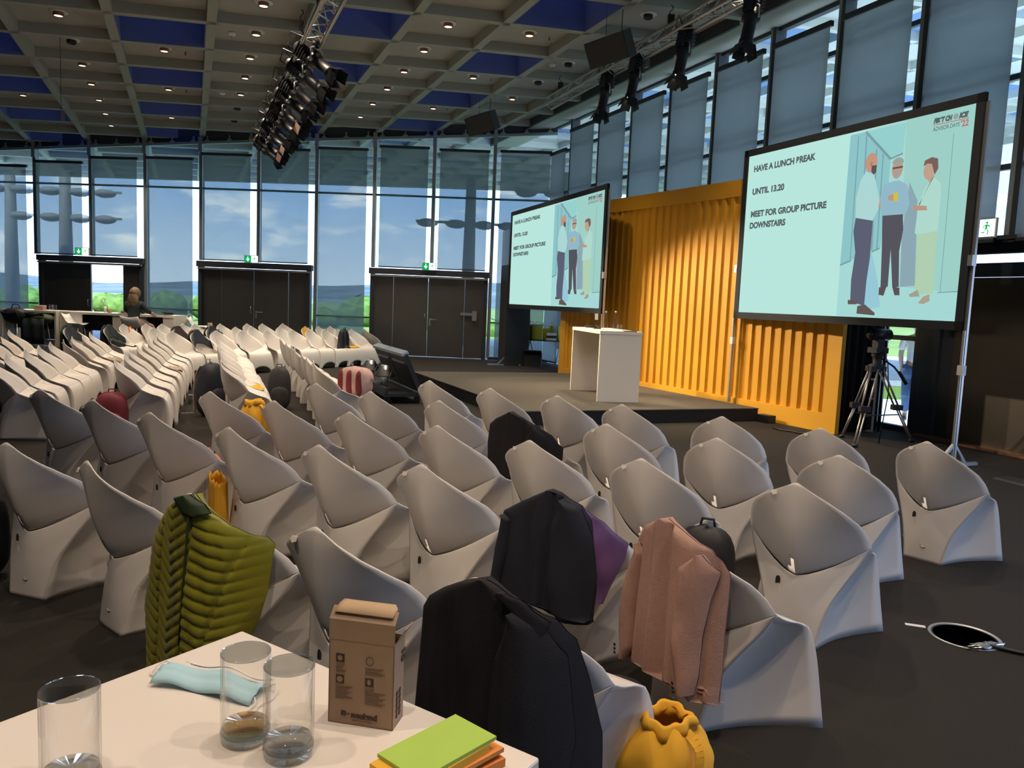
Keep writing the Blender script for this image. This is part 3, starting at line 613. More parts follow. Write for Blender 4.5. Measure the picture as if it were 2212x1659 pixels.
PICT['head2'] = ell(.741, .762, .021, .05); PICT['hair2'] = ell(.741, .79, .023, .028, 14, -10, 190); PICT['specs2'] = [(.722, .772), (.762, .772), (.762, .763), (.722, .763)]; PICT['beard2'] = ell(.741, .735, .013, .018)
PICT['head1'] = ell(.633, .818, .025, .05); PICT['beard1'] = [(.636, .80), (.657, .80), (.657, .762), (.646, .752), (.636, .77)]; PICT['ear1'] = ell(.634, .81, .005, .012)
PICT['head3'] = ell(.861, .728, .020, .046); PICT['hair3'] = [(.839, .752), (.843, .779), (.867, .790), (.889, .778), (.893, .731), (.882, .702), (.874, .735), (.869, .757), (.853, .762)]
PICT['lapel3'] = [(.876, .69), (.879, .69), (.846, .60), (.838, .56), (.836, .57)]
PCOL = {'bg': (166, 215, 210), 'window': (141, 196, 200), 'ceil': (150, 208, 206), 'floor': (165, 216, 212), 'wall': (158, 207, 198), 'shade': (139, 168, 178), 'refl': (150, 200, 214), 'hand1': (190, 150, 130), 'shirt2': (146, 184, 200),
'trous2': (86, 84, 92), 'shoe2': (92, 82, 82), 'shoe2b': (92, 82, 82), 'shirt1': (172, 214, 212), 'trous1': (92, 96, 114), 'shoe1': (98, 88, 84), 'shoe1b': (98, 88, 84), 'cup': (206, 190, 74), 'hand2': (188, 150, 128),
'neck3': (188, 158, 136), 'jack3': (174, 216, 204), 'arm3': (184, 150, 130), 'trous3': (176, 206, 176), 'shoe3': (158, 160, 142), 'shoe3b': (170, 160, 140), 'head2': (190, 152, 132), 'hair2': (150, 165, 156), 'specs2': (80, 90, 95), 'beard2': (165, 160, 150),
'head1': (196, 150, 126), 'beard1': (92, 86, 84), 'ear1': (176, 130, 110), 'head3': (192, 160, 138), 'hair3': (122, 98, 92), 'lapel3': (70, 100, 100)}
def s2l(c): return tuple(((v/255)/12.92 if v/255 <= .04045 else ((v/255+.055)/1.055)**2.4) for v in c)
pm = {k: emi('slide_'+k, s2l(v), 1.0) for k, v in PCOL.items()}
M['slidebg'] = emi('slide_background', s2l((184, 230, 221)), 1.0); M['slidetxt'] = emi('slide_text_grey', s2l((88, 98, 98)), 1.0); M['slidered'] = emi('slide_red', s2l((190, 100, 100)), 1.0); M['slideline'] = emi('slide_picture_lines', s2l((120, 158, 166)), 1.0)
M['screenback'] = mat('screen_border_black', (.018, .022, .025), .8)
def screen(base_l, base_r, zb, zt, label, feet, zl, zr):
    A = Vector(base_l); Bq = Vector(base_r); d = (Bq-A); Wd = d.length; d.normalize(); nrm = Vector((d.y, -d.x, 0))
    t = thing('projection_screen', label, 'projection screen'); t.matrix_world = Matrix(((d.x, -nrm.x, 0, A.x), (d.y, -nrm.y, 0, A.y), (0, 0, 1, 0), (0, 0, 0, 1)))
    H = zt-zb; bd = .10; fr = MB()
    for c, s_ in (((Wd/2, 0, zb+bd/2), (Wd, .05, bd)), ((Wd/2, 0, zt-bd/2), (Wd, .05, bd)), ((bd/2, 0, zb+H/2), (bd, .05, H)), ((Wd-bd/2, 0, zb+H/2), (bd, .05, H))): fr.box(c, s_)
    fr.box((Wd/2, .022, zb+H/2), (Wd-.02, .004, H-.02)); fr.build('border', M['screenback'], t)
    iw, ih = Wd-2*bd, H-2*bd; X = lambda u: bd+u*iw; Z = lambda v: zb+bd+v*ih
    f = MB(); f.box((Wd/2, 0, zb+H/2), (iw, .02, ih)); sl = f.build('projected_slide', M['slidebg'], t)
    names = list(PICT); f = MB()
    for n_, k in enumerate(names):
        y = -.0112-.00025*n_; f.add([(X(u), y, Z(v)) for u, v in PICT[k]], [tuple(range(len(PICT[k])))], n_)
    for (u0, v0), (u1, v1), w in (((.598, .986), (.709, .819), .012), ((.709, .819), (.756, .835), .008), ((.567, .971), (.576, .309), .006), ((.602, .967), (.616, .329), .007), ((.649, .883), (.665, .357), .007), ((.678, .851), (.686, .362), .006), ((.532, .283), (.579, .306), .008), ((.661, .345), (.697, .364), .008), ((.933, .884), (.939, .132), .003), ((.93, .135), (.999, .14), .004)):
        a = Vector((X(u0), 0, Z(v0))); b_ = Vector((X(u1), 0, Z(v1))); q = (b_-a).normalized(); p_ = Vector((-q.z, 0, q.x))*w*iw*.35; y = Vector((0, -.0112-.00025*5.5, 0))
        f.add([a+p_+y, a-p_+y, b_-p_+y, b_+p_+y], [(0, 1, 2, 3)], len(names))
    f.build('slide_photograph', [pm[k] for k in names]+[M['slideline']], sl)
    def tx(s, u, v, ch, m, u1, bold=.006, shear=0.0):
        text(s, ch/.70*ih, sl, m, Matrix.Translation((X(u), -.024, Z(v))) @ Matrix.Rotation(math.pi/2, 4, 'X'), bold, shear, 'slide_text', 'LEFT', (u1-u)*iw)
    tx('HAVE A LUNCH BREAK', .039, .895, .036, M['slidetxt'], .376); tx('UNTIL 13.20', .039, .752, .036, M['slidetxt'], .222); tx('MEET FOR GROUP PICTURE', .039, .610, .036, M['slidetxt'], .448); tx('DOWNSTAIRS', .037, .538, .036, M['slidetxt'], .243)
    tx('FIRST CH', .862, .949, .022, M['slidetxt'], .926, .006, .25); tx('ICE', .9475, .949, .022, M['slidetxt'], .979, .006, .25); tx('ADVISOR DAYS', .862, .911, .020, M['slidetxt'], .952, 0, .1); tx("'22", .956, .907, .028, M['slidered'], .981, .002)
    f = MB(); f.add([(X(.937)+.0085*iw*math.cos(a/10*math.pi), -.023, Z(.960)+.0085*iw*math.sin(a/10*math.pi)) for a in range(20)], [tuple(range(20))]); f.build('logo_dot', emi('logo_grey', s2l((150, 160, 165))), sl)
    f = MB(); f.box((X(.921), -.023, Z(.9405)), (.119*iw, .002, .003*ih)); f.build('logo_rule', M['slidered'], sl)
    for k, (x, z0_) in enumerate(((-.02, zl), (Wd+.02, zr))):
        lg = MB(); lg.box((x, .02, (z0_+zt-.1)/2), (.045, .03, zt-.1-z0_)); lg.box((x, .0, (z0_+zb)/2), (.03, .025, zb-z0_)); lg.box((x, .0, zb+.3*H), (.06, .07, .12)); lo = lg.build('leg', M['alu'], t)
        lg = MB(); lg.box((x, .01, z0_+.55*(zb-z0_)+.25), (.07, .06, .11)); lg.build('leg_clamp', M['white'], lo)
        if feet[k]: 
            ft = MB(); ft.box((x, -.05, z0_+.02), (.045, .9, .035)); ft.bar((x, -.22, z0_+.04), (x, 0, z0_+.25), .03, .03); ft.bar((x, .2, z0_+.04), (x, 0.02, z0_+.25), .03, .03); ft.build('foot', M['alu'], lo)
    return t
screen((3.50, 12.60, 0), (5.03, 8.86, 0), 1.545, 4.14, 'large projection screen on the right in front of the yellow backdrop', (False, True), .2, 0)
screen((-.18, 20.46, 0), (1.65, 15.02, 0), 1.50, 3.93, 'smaller-looking projection screen behind the lectern, at the window end', (True, False), 0, .2)
# ------------------------------------------------------------------ camera tripod, flight case and cables
t = thing('camera_tripod', 'tall aluminium camera tripod below the right projection screen', 'tripod', (4.78, 10.34, 0))
apex = Vector((0, 0, .98))
for k, q in enumerate(((-.24, .31), (-.39, -.45), (.63, .16))):
    q = Vector((q[0], q[1], 0)); s_ = Vector((-q.y, q.x, 0)).normalized(); f = MB(); top = apex+q.normalized()*.07
    mid = top.lerp(q, .52)
    for e_ in (-1, 1): f.cyl(top+s_*e_*.045, mid+s_*e_*.04, .013, 8); f.cyl(mid+s_*e_*.022, q+s_*e_*.018+Vector((0, 0, .02)), .011, 8)
    lg = f.build('leg', mat('tripod_tube', (.55, .50, .46), .35, .7) if k == 0 else bpy.data.materials['tripod_tube'], t)
    f = MB(); f.box(mid, (.13, .09, .07)); f.box(top, (.12, .08, .07)); f.build('leg_joint', M['black'], lg); f = MB(); f.blob(q+Vector((0, 0, .022)), (.04, .04, .024), 10, 6); f.build('rubber_foot', M['black'], lg)
f = MB()
for q in ((-.24, .31), (-.39, -.45), (.63, .16)): f.bar(Vector((0, 0, .36)), apex.lerp(Vector((q[0], q[1], 0)), .62), .02, .015)
f.build('spreader', M['black'], t)
f = MB(); f.lathe([(0, .97), (.09, .97), (.1, 1.03), (.05, 1.05), (.055, 1.13), (.075, 1.15), (.075, 1.19), (0, 1.19)], n=18); f.build('fluid_head', M['slate'], t); f = MB(); f.tube([(.05, -.02, 1.12), (.2, -.06, 1.02), (.33, -.1, .86)], .012, 8); f.tube([(.26, -.08, .96), (.36, -.11, .80)], .022, 8); f.build('pan_handle', M['black'], t)
t = thing('video_camera', 'black remote video camera mounted on top of the tripod', 'camera', (4.78, 10.34, 1.19), R(200))
MB().box((0, 0, .035), (.2, .16, .07)).build('base', M['black'], t); MB().box((0, 0, .12), (.11, .1, .12)).build('arm', M['black'], t); f = MB(); f.tube([(-.16, 0, .24), (.14, 0, .24)], .075, 16); f.build('body', M['black'], t); f = MB(); f.cyl((.14, 0, .24), (.17, 0, .24), .05, 14); f.build('lens', M['lens'], t)
f = MB(); f.tube([(.0, .09, .03), (.02, .2, -.1), (.0, .24, -.5), (.03, .18, -1.17)], .008, 6); f.build('cable', M['black'], t)
def flight_case(p, rz, d, label):
    t = thing('flight_case', label, 'flight case', p, rz, 'flight cases behind the tripod'); MB().box((0, 0, d[2]/2), d).build('shell', M['black'], t); f = MB(); x, y, z = d[0]/2, d[1]/2, d[2]
    for a in (-x, x):
        for c in (-y, y): f.box((a, c, z/2), (.03, .03, z+.004))
    for zz in (.015, z*.62, z-.015):
        for c in (-y, y): f.box((0, c, zz), (2*x, .012, .03))
        for a in (-x, x): f.box((a, 0, zz), (.012, 2*y, .03))
    f.build('aluminium_edge', M['alu'], t); f = MB(); f.box((0, -y-.004, z*.36), (.16, .012, .14)); f.box((-.0, -y-.012, z*.36), (.1, .02, .03)); f.build('handle', M['alu'], t); return t
flight_case((5.08, 11.62, 0), R(-25), (.56, .5, .78), 'lower black flight case with metal edges behind the tripod')
flight_case((5.08, 11.62, .782), R(-24), (.52, .46, .4), 'upper black flight case stacked behind the tripod')
def cable(pts, r, label, nm='floor_cable', m=None):
    o = MB().tube(pts, r, 6).build(nm, m or M['black']); return tag(o, label, 'cable')
cable([(3.78, 11.2, .012), (3.83, 11.02, .012), (3.95, 10.95, .012), (4.0, 10.8, .012), (4.2, 10.75, .012), (4.35, 10.95, .012)], .012, 'black cable lying at the foot of the yellow backdrop')
t = tag(MB().hexa([(5.15, 8.25, 0), (5.4, 8.35, 0), (5.75, 7.3, 0), (5.5, 7.2, 0), (5.18, 8.24, .02), (5.37, 8.33, .02), (5.72, 7.3, .02), (5.53, 7.22, .02)]).build('cable_ramp', M['black']), 'flat black cable ramp on the carpet near the right screen pole', 'cable ramp')
# floor outlet with ring
t = thing('floor_outlet', 'round metal-rimmed floor outlet in the carpet at lower right', 'floor outlet', (2.44, 4.0, 0)); f = MB(); f.lathe([(.155, .0), (.165, .006), (.172, .006), (.176, .0)], n=40); f.build('rim', M['alu'], t); f = MB(); f.lathe([(.150, .001), (.155, .003), (.158, .003), (.158, .001)], n=40); f.build('inner_seal', M['black'], t)
t = thing('silver_tape', 'crumpled silver tape holding a cable at the floor outlet', 'tape', (2.47, 3.87, .012), .3); f = MB(); f.blob((0, 0, 0), (.09, .03, .012), 16, 8, .35, 7, 3); f.build('strip', mat('silver_tape', (.7, .68, .64), .25, .9), t)
cable([(2.46, 3.88, .014), (2.6, 3.8, .012), (2.8, 3.74, .012), (3.3, 3.68, .012)], .011, 'black cable running right from the floor outlet')
t = tag(MB().box((0, 0, .002), (.1, .03, .003)).build('paper_scrap', M['white']), 'small white paper scrap on the carpet left of the floor outlet', 'paper'); t.location = (2.24, 4.12, 0); t.rotation_euler = (0, 0, -.3)
# exit signs
M['exitgreen'] = emi('exit_green', s2l((0, 160, 80)), 1.2); M['exitwhite'] = emi('exit_white', (.95, 1, .97), 1.6)
def exit_sign(p, rz, w, label, yback=.02):
    t = thing('exit_sign', label, 'exit sign', p, rz, 'exit signs over the doors'); h = w*.5
    MB().box((0, yback, 0), (w+.03, .035, h+.03)).build('housing', M['white'], t)
    MB().box((-w/4, 0, 0), (w/2, .008, h)).build('green_field', M['exitgreen'], t)
    f = MB(); y = -.006; s = h
    f.box((w/4, 0, 0), (w/2, .008, h)); f.add([(-w/4+a*s, y, b_*s) for a, b_ in ((-.06, .38), (.06, .38), (.06, 0), (.24, .1), (.24, -.06), (0, -.36), (-.24, -.06), (-.24, .1), (-.06, 0))], [tuple(range(9))]); f.build('arrow', M['exitwhite'], t)
    f = MB(); q = lambda a, b_: (w/4+a*s, y, b_*s)
    f.add([q(.02+.07*math.cos(k*.63), .3+.07*math.sin(k*.63)) for k in range(10)], [tuple(range(10))])
    for pl in ([(-.05, .2), (.08, .2), (.04, -.05), (-.08, -.05)], [(-.08, -.05), (0, -.05), (-.12, -.22), (-.3, -.22), (-.3, -.28), (-.1, -.28)], [(0, -.05), (.06, -.05), (.16, -.2), (.12, -.4), (.06, -.38), (.1, -.2)], [(.08, .2), (.25, .08), (.22, .03), (.06, .13)], [(-.05, .2), (-.2, .1), (-.16, -.02), (-.12, 0), (-.14, .09), (-.04, .14)]):
        f.add([q(*a) for a in pl], [tuple(range(len(pl)))])
    f.build('running_figure', M['exitgreen'], t)
exit_sign((-12.05, 22.0, 2.55), 0, .36, 'green exit sign on the far-left double door'); exit_sign((-7.36, 22.0, 2.53), 0, .36, 'green exit sign on the middle double door'); exit_sign((-2.42, 21.9, 2.53), 0, .36, 'green exit sign on the double door nearest the stage')
pe = wpt(-7.02, -.2, 2.80); exit_sign(pe, math.atan2(-WD.y, -WD.x), .42, 'green exit sign over the steel door at the right edge')
f = MB(); f.bar(wpt(-6.5, -.1, 2.68), wpt(-7.6, -.1, 2.68), .12, .05); tag(f.build('sign_bracket', M['darkframe']), 'dark bracket carrying the exit sign above the right steel door', 'bracket')

# ------------------------------------------------------------------ folded-sheet chairs (all face local +Y)
def interp(tab, x):
    for (a, *u), (b_, *v) in zip(tab, tab[1:]):
        if x <= b_:
            q = (x-a)/(b_-a) if b_ > a else 0
            return [p+(r-p)*q for p, r in zip(u, v)]
    return list(tab[-1][1:])
def smooth(tab, n):
    """Catmull-Rom through table points, n samples over 0..1"""
    pts = [Vector(p) for p in tab]; out = []
    for i in range(n+1):
        s_ = i/n*(len(pts)-1); k = min(int(s_), len(pts)-2); t = s_-k
        p0 = pts[max(k-1, 0)]; p1 = pts[k]; p2 = pts[k+1]; p3 = pts[min(k+2, len(pts)-1)]
        out.append(.5*((2*p1)+(p2-p0)*t+(2*p0-5*p1+4*p2-p3)*t*t+(3*p1-p0-3*p2+p3)*t**3))
    return out
EDGE = [(.012, -.093, .84), (.077, -.091, .805), (.117, -.085, .784), (.155, -.070, .762), (.186, -.048, .738), (.215, -.015, .713), (.234, .016, .689), (.253, .053, .664), (.270, .096, .637), (.281, .124, .611), (.291, .158, .581), (.299, .181, .550), (.303, .201, .524), (.306, .209, .514)]
CEN = [(0, -.093, .843), (0, -.099, .78), (0, -.095, .70), (0, -.085, .62), (0, -.068, .55), (0, -.045, .48), (0, -.015, .41), (0, .021, .359)]
SCR = [(.119, 0, 0), (.131, .014, .081), (.163, .049, .218), (.216, .109, .332), (.269, .168, .430), (.291, .193, .485), (.305, .208, .513)]
SEATE = [(.306, .209, .514), (.298, .262, .485), (.288, .325, .458), (.284, .385, .440), (.287, .430, .418)]
SEATC = [(0, .021, .359), (0, .10, .372), (0, .22, .395), (0, .34, .412), (0, .43, .412)]
FRE = [(.287, .430, .418), (.290, .462, .372), (.300, .486, .28), (.318, .500, .14), (.340, .505, 0)]
FRC = [(0, .43, .412), (0, .472, .372), (0, .50, .29), (0, .512, .20), (0, .515, .13)]
UU = [-1, -.9, -.8, -.7, -.6, -.5, -.4, -.3, -.2, -.13, -.065, 0, .065, .13, .2, .3, .4, .5, .6, .7, .8, .9, 1]
def shell(ed, ce, n, pw):
    E_ = smooth(ed, n); C_ = smooth(ce, n); rows = []
    for i in range(n+1):
        p = pw(i/n) if callable(pw) else pw; row = []
        for u in UU:
            a = abs(u); row.append((u*E_[i].x, C_[i].y+(E_[i].y-C_[i].y)*a**p, C_[i].z+(E_[i].z-C_[i].z)*a**p))
        rows.append(row)
    return rows
ZERO = UU.index(0)
def make_chair(label):
    t = thing('folded_chair', label, 'chair', group=None)
    f = MB(); f.grid(shell(EDGE, CEN, 18, lambda s_: 1.25+.1*s_), skip=lambda i, k: (i >= 14 and k == ZERO-1) or (i >= 16 and k == ZERO-2))
    f.add([(-.115, -.088, .79), (-.085, -.098, .79), (-.085, -.105, .775), (-.10, -.104, .768), (-.115, -.096, .775)], [(0, 1, 2, 3, 4)])
    f.build('backrest', M['plastic'], t, .006)
    f = MB(); f.grid(shell(SEATE, SEATC, 10, lambda s_: 1.35+1.0*s_)); f.build('seat', M['plastic'], t, .006)
    E_ = smooth(FRE, 12); C_ = smooth(FRC, 12); rows = []
    UF = [k/15-1 for k in range(31)]
    for i in range(13):
        row = []
        for u in UF:
            a = abs(u); zb = .135*math.sqrt(max(0, 1-(a/.72)**2)) if a < .72 else 0
            q = i/12; z = C_[0].z+(E_[0].z-C_[0].z)*a**2.2; zz = z+(zb-z)*q
            # position at height zz along edge/centre profiles
            ye = interp([(p.z, p.y, p.x) for p in reversed(E_)], zz); yc = interp([(p.z, p.y) for p in reversed(C_)], max(zz, .13))[0]
            row.append((u*ye[1], yc+(ye[0]-yc)*a**2, zz))
        rows.append(row)
    f = MB(); f.grid(rows); f.build('front_panel', M['plastic'], t, .006)
    S_ = smooth(SCR, 16); fe = [Vector(p) for p in reversed(smooth(FRE, 12))]+[Vector(p) for p in reversed(smooth(SEATE, 8))][1:]
    F_ = []
    for i in range(17):
        s_ = i/16*(len(fe)-1); k = min(int(s_), len(fe)-2); F_.append(fe[k].lerp(fe[k+1], s_-k))
    for sg in (1, -1):
        rows = []
        for i in range(17):
            row = []
            for k in range(13):
                w = k/12; p = S_[i].lerp(F_[i], w); bow = math.sin(math.pi*w)*(.045*(1-(i/16))+.02*math.sin(math.pi*i/16))
                row.append((sg*(p.x-bow), p.y, p.z))
            rows.append(row)
        f = MB(); f.grid(rows); f.build('side_panel', M['plastic'], t, .006)
    CB_ = [(0, -.006, 0), (0, -.004, .08), (0, .0, .16), (0, .006, .23), (0, .011, .29), (0, .016, .33), (0, .019, .352)]
    f = MB(); f.grid(shell(SCR, CB_, 16, lambda s_: 2.2-.75*s_))
    f.build('back_panel', M['plastic'], t, .006)
    f = MB(); f.add([(-.100, .030, .285), (-.074, .022, .292), (-.074, .022, .318), (-.080, .024, .328), (-.094, .028, .326), (-.100, .030, .31)], [tuple(range(6))]); f.tube([(-.085, .022, .285), (-.045, .006, .16), (-.012, -.007, .105)], .0016, 4, 1); f.tube([(-.012, -.009, .105), (.004, -.009, .098), (.018, -.009, .104)], .003, 4, 1)
    f.build('locking_slot', [M['slot'], mat('plastic_fold', (.5, .47, .44), .6)], t)
    return t
chair0 = None
def chair(x, y, a, label, group, z=0):
    global chair0
    if chair0 is None: chair0 = make_chair(label); c = chair0; c.location = (x, y, z); c.rotation_euler = (0, 0, az(a)); c['group'] = group; return c
    return dup(chair0, (x, y, z), az(a), label, group)
NEAR = [
 [(-.77, 7.89, 34), (-.15, 7.43, 34), (.46, 7.06, 33), (.98, 6.62, 33), (1.68, 6.13, 27), (2.30, 5.72, 34), (2.87, 5.28, 49)],
 [(-1.74, 7.23, 32), (-1.16, 6.79, 32), (-.53, 6.37, 33), (.07, 5.81, 35), (.72, 5.49, 33), (1.38, 5.08, 31), (1.99, 4.64, 33)],
 [(-2.37, 6.34, 28), (-1.74, 5.96, 30), (-1.08, 5.54, 31), (-.42, 5.11, 32), (.17, 4.70, 32), (.77, 4.28, 33), (1.45, 3.82, 36)],
 [(-3.57, 6.06, 22), (-2.93, 5.62, 25), (-2.31, 5.16, 27), (-1.63, 4.72, 32), (-.98, 4.28, 32), (-.38, 3.89, 31), (.24, 3.45, 35), (.70, 3.03, 57)],
 [(-2.51, 4.00, 18), (-1.89, 3.65, 41), (-1.21, 3.15, 36), (-.62, 2.77, 30), (-.02, 2.32, 40)]]
RN_ = ['front', 'second', 'third', 'fourth', 'rear']
SPEC = {(4, 2): 'with a green quilted jacket over its back, before the white table', (3, 6): 'with a navy blazer over its back', (4, 4): 'with a black coat over its back, touching the white table', (3, 7): 'with a pink blazer over its back', (1, 3): 'with a black jacket over its back, below the lectern'}
CH = {}
for r, row in enumerate(NEAR):
    for k, (x, y, a) in enumerate(row):
        lab = 'white moulded chair '+SPEC[(r, k)] if (r, k) in SPEC else 'white moulded chair, %s from left in the %s row of the nearest block' % (ORD[k], RN_[r])
        CH[(r, k)] = chair(x, y, a, lab, 'chairs of the nearest block')
def line_row(p0, p1, n, a, name, group, jit=.02, skip=(), adj={}):
    out = []
    for k in range(n):
        q = k/(n-1); x = p0[0]+(p1[0]-p0[0])*q+rnd.uniform(-jit, jit); y = p0[1]+(p1[1]-p0[1])*q+rnd.uniform(-jit, jit)
        if k in skip: out.append(None); continue
        ang = a+rnd.uniform(-3, 3)+adj.get(k, 0)
        out.append((chair(x, y, ang, 'white moulded chair, %s from near end, %s' % (ORD[k], name), group), x, y, ang))
    return out
G1 = 'chairs of the left block'
L1 = line_row((-5.40, 8.22), (-7.18, 13.50), 9, 70, 'second lengthwise row of the left block', G1, adj={5: -14})
L0 = line_row((-7.35, 10.35), (-8.33, 13.15), 5, 70, 'leftmost lengthwise row by the picture edge', G1)
L2 = line_row((-4.40, 8.85), (-6.21, 13.92), 8, 70, 'third lengthwise row of the left block', G1)
L3 = line_row((-3.30, 9.15), (-5.12, 13.85), 8, 72, 'fourth lengthwise row of the left block', G1)
L4 = line_row((-2.36, 9.65), (-4.25, 14.60), 8, 70, 'lengthwise row nearest the monitor trolley', G1)
G2 = 'chairs of the far block'
def plan(px, Y0, X0, dx, dy):   # point of a row line seen along a bearing
    th = (px-1106)/1700*1.0; th = th-.0
    s_ = (X0-th*Y0)/(th*dy-dx); return X0+dx*s_, Y0+dy*s_
def far_row(bear, X0, Y0, a, name, adj={}):
    out = []
    for k, px in enumerate(bear):
        x, y = plan(px, Y0, X0, .5, .866)
        out.append((chair(x, y, a+adj.get(k, 0)+rnd.uniform(-4, 4), 'white moulded chair, %s from left, %s' % (ORD[k], name), G2), x, y))
    return out
B = lambda px: px+6
F1 = far_row([B(q) for q in (368, 420, 463, 519, 574, 628, 664, 698, 727, 755)], -6.38, 14.76, 116, 'front row of the far block')
F2 = far_row([B(q) for q in (329, 380, 452, 505, 540, 600, 655, 684, 709)], -7.35, 15.6, 116, 'second row of the far block')
F3 = far_row([B(q) for q in (264, 312, 346, 391, 417, 472, 529, 562, 606)], -8.35, 16.7, 112, 'back row of the far block, before the doors', {0: -10})
chair(-3.62, 19.45, 45, 'white moulded chair turned away at the right end of the far block', G2)
chair(-8.45, 15.05, 100, 'white moulded chair with a dark coat over it, left of two before the bar tables', G2); chair(-8.05, 15.75, 100, 'white moulded chair with a dark coat over it, right of two before the bar tables', G2)

# ------------------------------------------------------------------ coats hung over chair backs (chair-local x, z outlines)
GX = [(-9, -.13), (0, -.133), (.07, -.13), (.13, -.12), (.176, -.10), (.22, -.06), (.26, .01), (.29, .09), (.306, .16), (.34, .21), (.4, .24), (.5, .26), (9, .26)]
def gdepth(x): return interp(GX, x)[0]
def span(outline, z):
    xs = []
    n = len(outline)
    for i in range(n):
        (x0, z0), (x1, z1) = outline[i], outline[(i+1) % n]
        if (z0-z)*(z1-z) <= 0 and z0 != z1: xs.append(x0+(x1-x0)*(z-z0)/(z1-z0))
    return (min(xs), max(xs)) if len(xs) > 1 else None
def sheet(outline, disp, thick=.03, nz=90, nx=60, off=0.0, edge=.5):
    """a draped piece of cloth: rows between the outline's left and right edge, pushed out by disp(x, z, u)"""
    zs = [p[1] for p in outline]; z1, z0 = max(zs)-.002, min(zs)+.002; fr, bk = [], []
    for i in range(nz+1):
        z = z1+(z0-z1)*i/nz; sp = span(outline, z)
        if not sp: continue
        r, q = [], []
        for k in range(nx+1):
            u = k/nx; x = sp[0]+(sp[1]-sp[0])*u; rim = (1-abs(2*u-1)**4)**edge if 0 < u < 1 else 0
            y = gdepth(x)+off-(thick*.5*rim+disp(x, z, u)*rim); r.append((x, y, z)); q.append((x, gdepth(x)+off+thick*.5*rim+.004, z))
        fr.append(r); bk.append(q)
    f = MB(); f.grid(fr); f.grid([list(reversed(r)) for r in bk]); f.grid([fr[0], bk[0]]); f.grid([bk[-1], fr[-1]]); return f
def folds(lst, base=0.0):
    def d(x, z, u):
        s = base
        for (x0, z0, x1, z1, w, a) in lst:
            q = (z-z0)/(z1-z0) if z1 != z0 else 0; q = max(-.1, min(1.1, q)); xc = x0+(x1-x0)*q; s += a*math.exp(-((x-xc)/w)**2)
        return s
    return d
def wr(x, z, a=.004, f1=34, f2=21, ph=0): return a*(math.sin(f1*x+.5*f2*z+ph)+.5*math.sin(-f2*x+.6*f1*z+1+ph))
def coat(name, label, cat, ch):
    t = thing(name, label, cat, ch.location, 0); t.rotation_euler = ch.rotation_euler; return t
M['green'] = mat('olive_green_nylon', (.235, .22, .012), .36, noise=.06, nscale=8, sheen=.2); M['navy'] = mat('navy_wool', (.011, .013, .024), .85, bump=.25, bscale=300); M['coatblack'] = mat('black_wool', (.010, .009, .012), .9, bump=.25, bscale=260)
M['pink'] = mat('dusty_pink_linen', (.44, .26, .205), .85, noise=.05, nscale=40, bump=.35, bscale=240); M['purple'] = mat('purple_nylon', (.16, .075, .21), .45, noise=.06); M['button'] = mat('dark_horn_button', (.02, .015, .013), .4); M['darkgreen'] = mat('dark_green_lining', (.03, .05, .02), .7)
# green quilted jacket
GO = [(.09, .862), (-.063, .795), (-.127, .725), (-.194, .624), (-.222, .504), (-.258, .335), (-.246, .209), (-.227, .04), (.06, .10), (.15, .19), (.20, .25), (.261, .30), (.268, .345), (.281, .461), (.287, .577), (.291, .656), (.281, .688), (.261, .703), (.232, .736), (.191, .779)]
def quilt(x, z, u):
    zip_x = .115-.075*max(0, (.82-z))/.6; sl = .262-.09*max(0, (.70-z))/.35; lf = -.075-.06*max(0, .72-z)/.6
    if x < lf: s = z+.5*(x-lf)
    elif x < zip_x: s = z-.75*abs(x-(lf+zip_x)/2)
    elif x < sl: s = z+.35*(x-zip_x)
    else: s = z-.3*(x-sl)
    h = .017*abs(math.sin(math.pi*s/.047))**.55; w = .010*abs(math.sin(math.pi*(x*1.0+.15*z)/.075))**.5
    g = sum(.022*math.exp(-((x-c)/.0075)**2) for c in (zip_x, sl, lf))
    return h*.75+w*.45-g+wr(x, z, .003)+.012*math.exp(-((x-.03)/.08)**2)
t = coat('quilted_jacket', 'olive green quilted puffer jacket hung over the chair before the white table', 'jacket', CH[(4, 2)])
sheet(GO, quilt, .05, 150, 110).build('jacket_body', M['green'], t)
f = sheet([(.10, .868), (.02, .845), (.07, .80), (.15, .79), (.19, .80), (.17, .835)], lambda x, z, u: .012, .03, 16, 16, -.035); f.build('collar_lining', M['darkgreen'], t)
f = MB(); f.tube([(.118-.075*max(0, .82-z)/.6, gdepth(.1)-.048, z) for z in (.83, .7, .55, .4, .25)], .004, 6); f.build('zip', M['darkgreen'], t)
# navy blazer
NO = [(.018, .858), (-.115, .785), (-.215, .722), (-.240, .601), (-.253, .48), (-.243, .345), (-.16, .337), (-.069, .345), (-.007, .328), (.085, .305), (.141, .302), (.222, .289), (.228, .44), (.222, .589), (.202, .746), (.168, .808), (.125, .826), (.076, .851)]
t = coat('navy_blazer', 'dark navy blazer hung over a chair, left of the pink blazer', 'blazer', CH[(3, 6)])
sheet(NO, lambda x, z, u: folds([(-.02, .82, -.02, .33, .03, .016), (-.14, .75, -.17, .35, .05, .012), (.05, .8, .02, .3, .012, -.014), (.16, .78, .15, .3, .05, .03), (.09, .8, .075, .3, .012, -.02)])(x, z, u)+wr(x, z, .003), .05, 90, 60).build('blazer_body', M['navy'], t)
f = sheet([(.10, .835), (.06, .72), (.05, .5), (.075, .33), (.225, .31), (.235, .5), (.22, .68), (.18, .80)], lambda x, z, u: .02*math.sin(math.pi*u)+wr(x, z, .004), .04, 60, 24, -.03); f.build('sleeve', M['navy'], t)
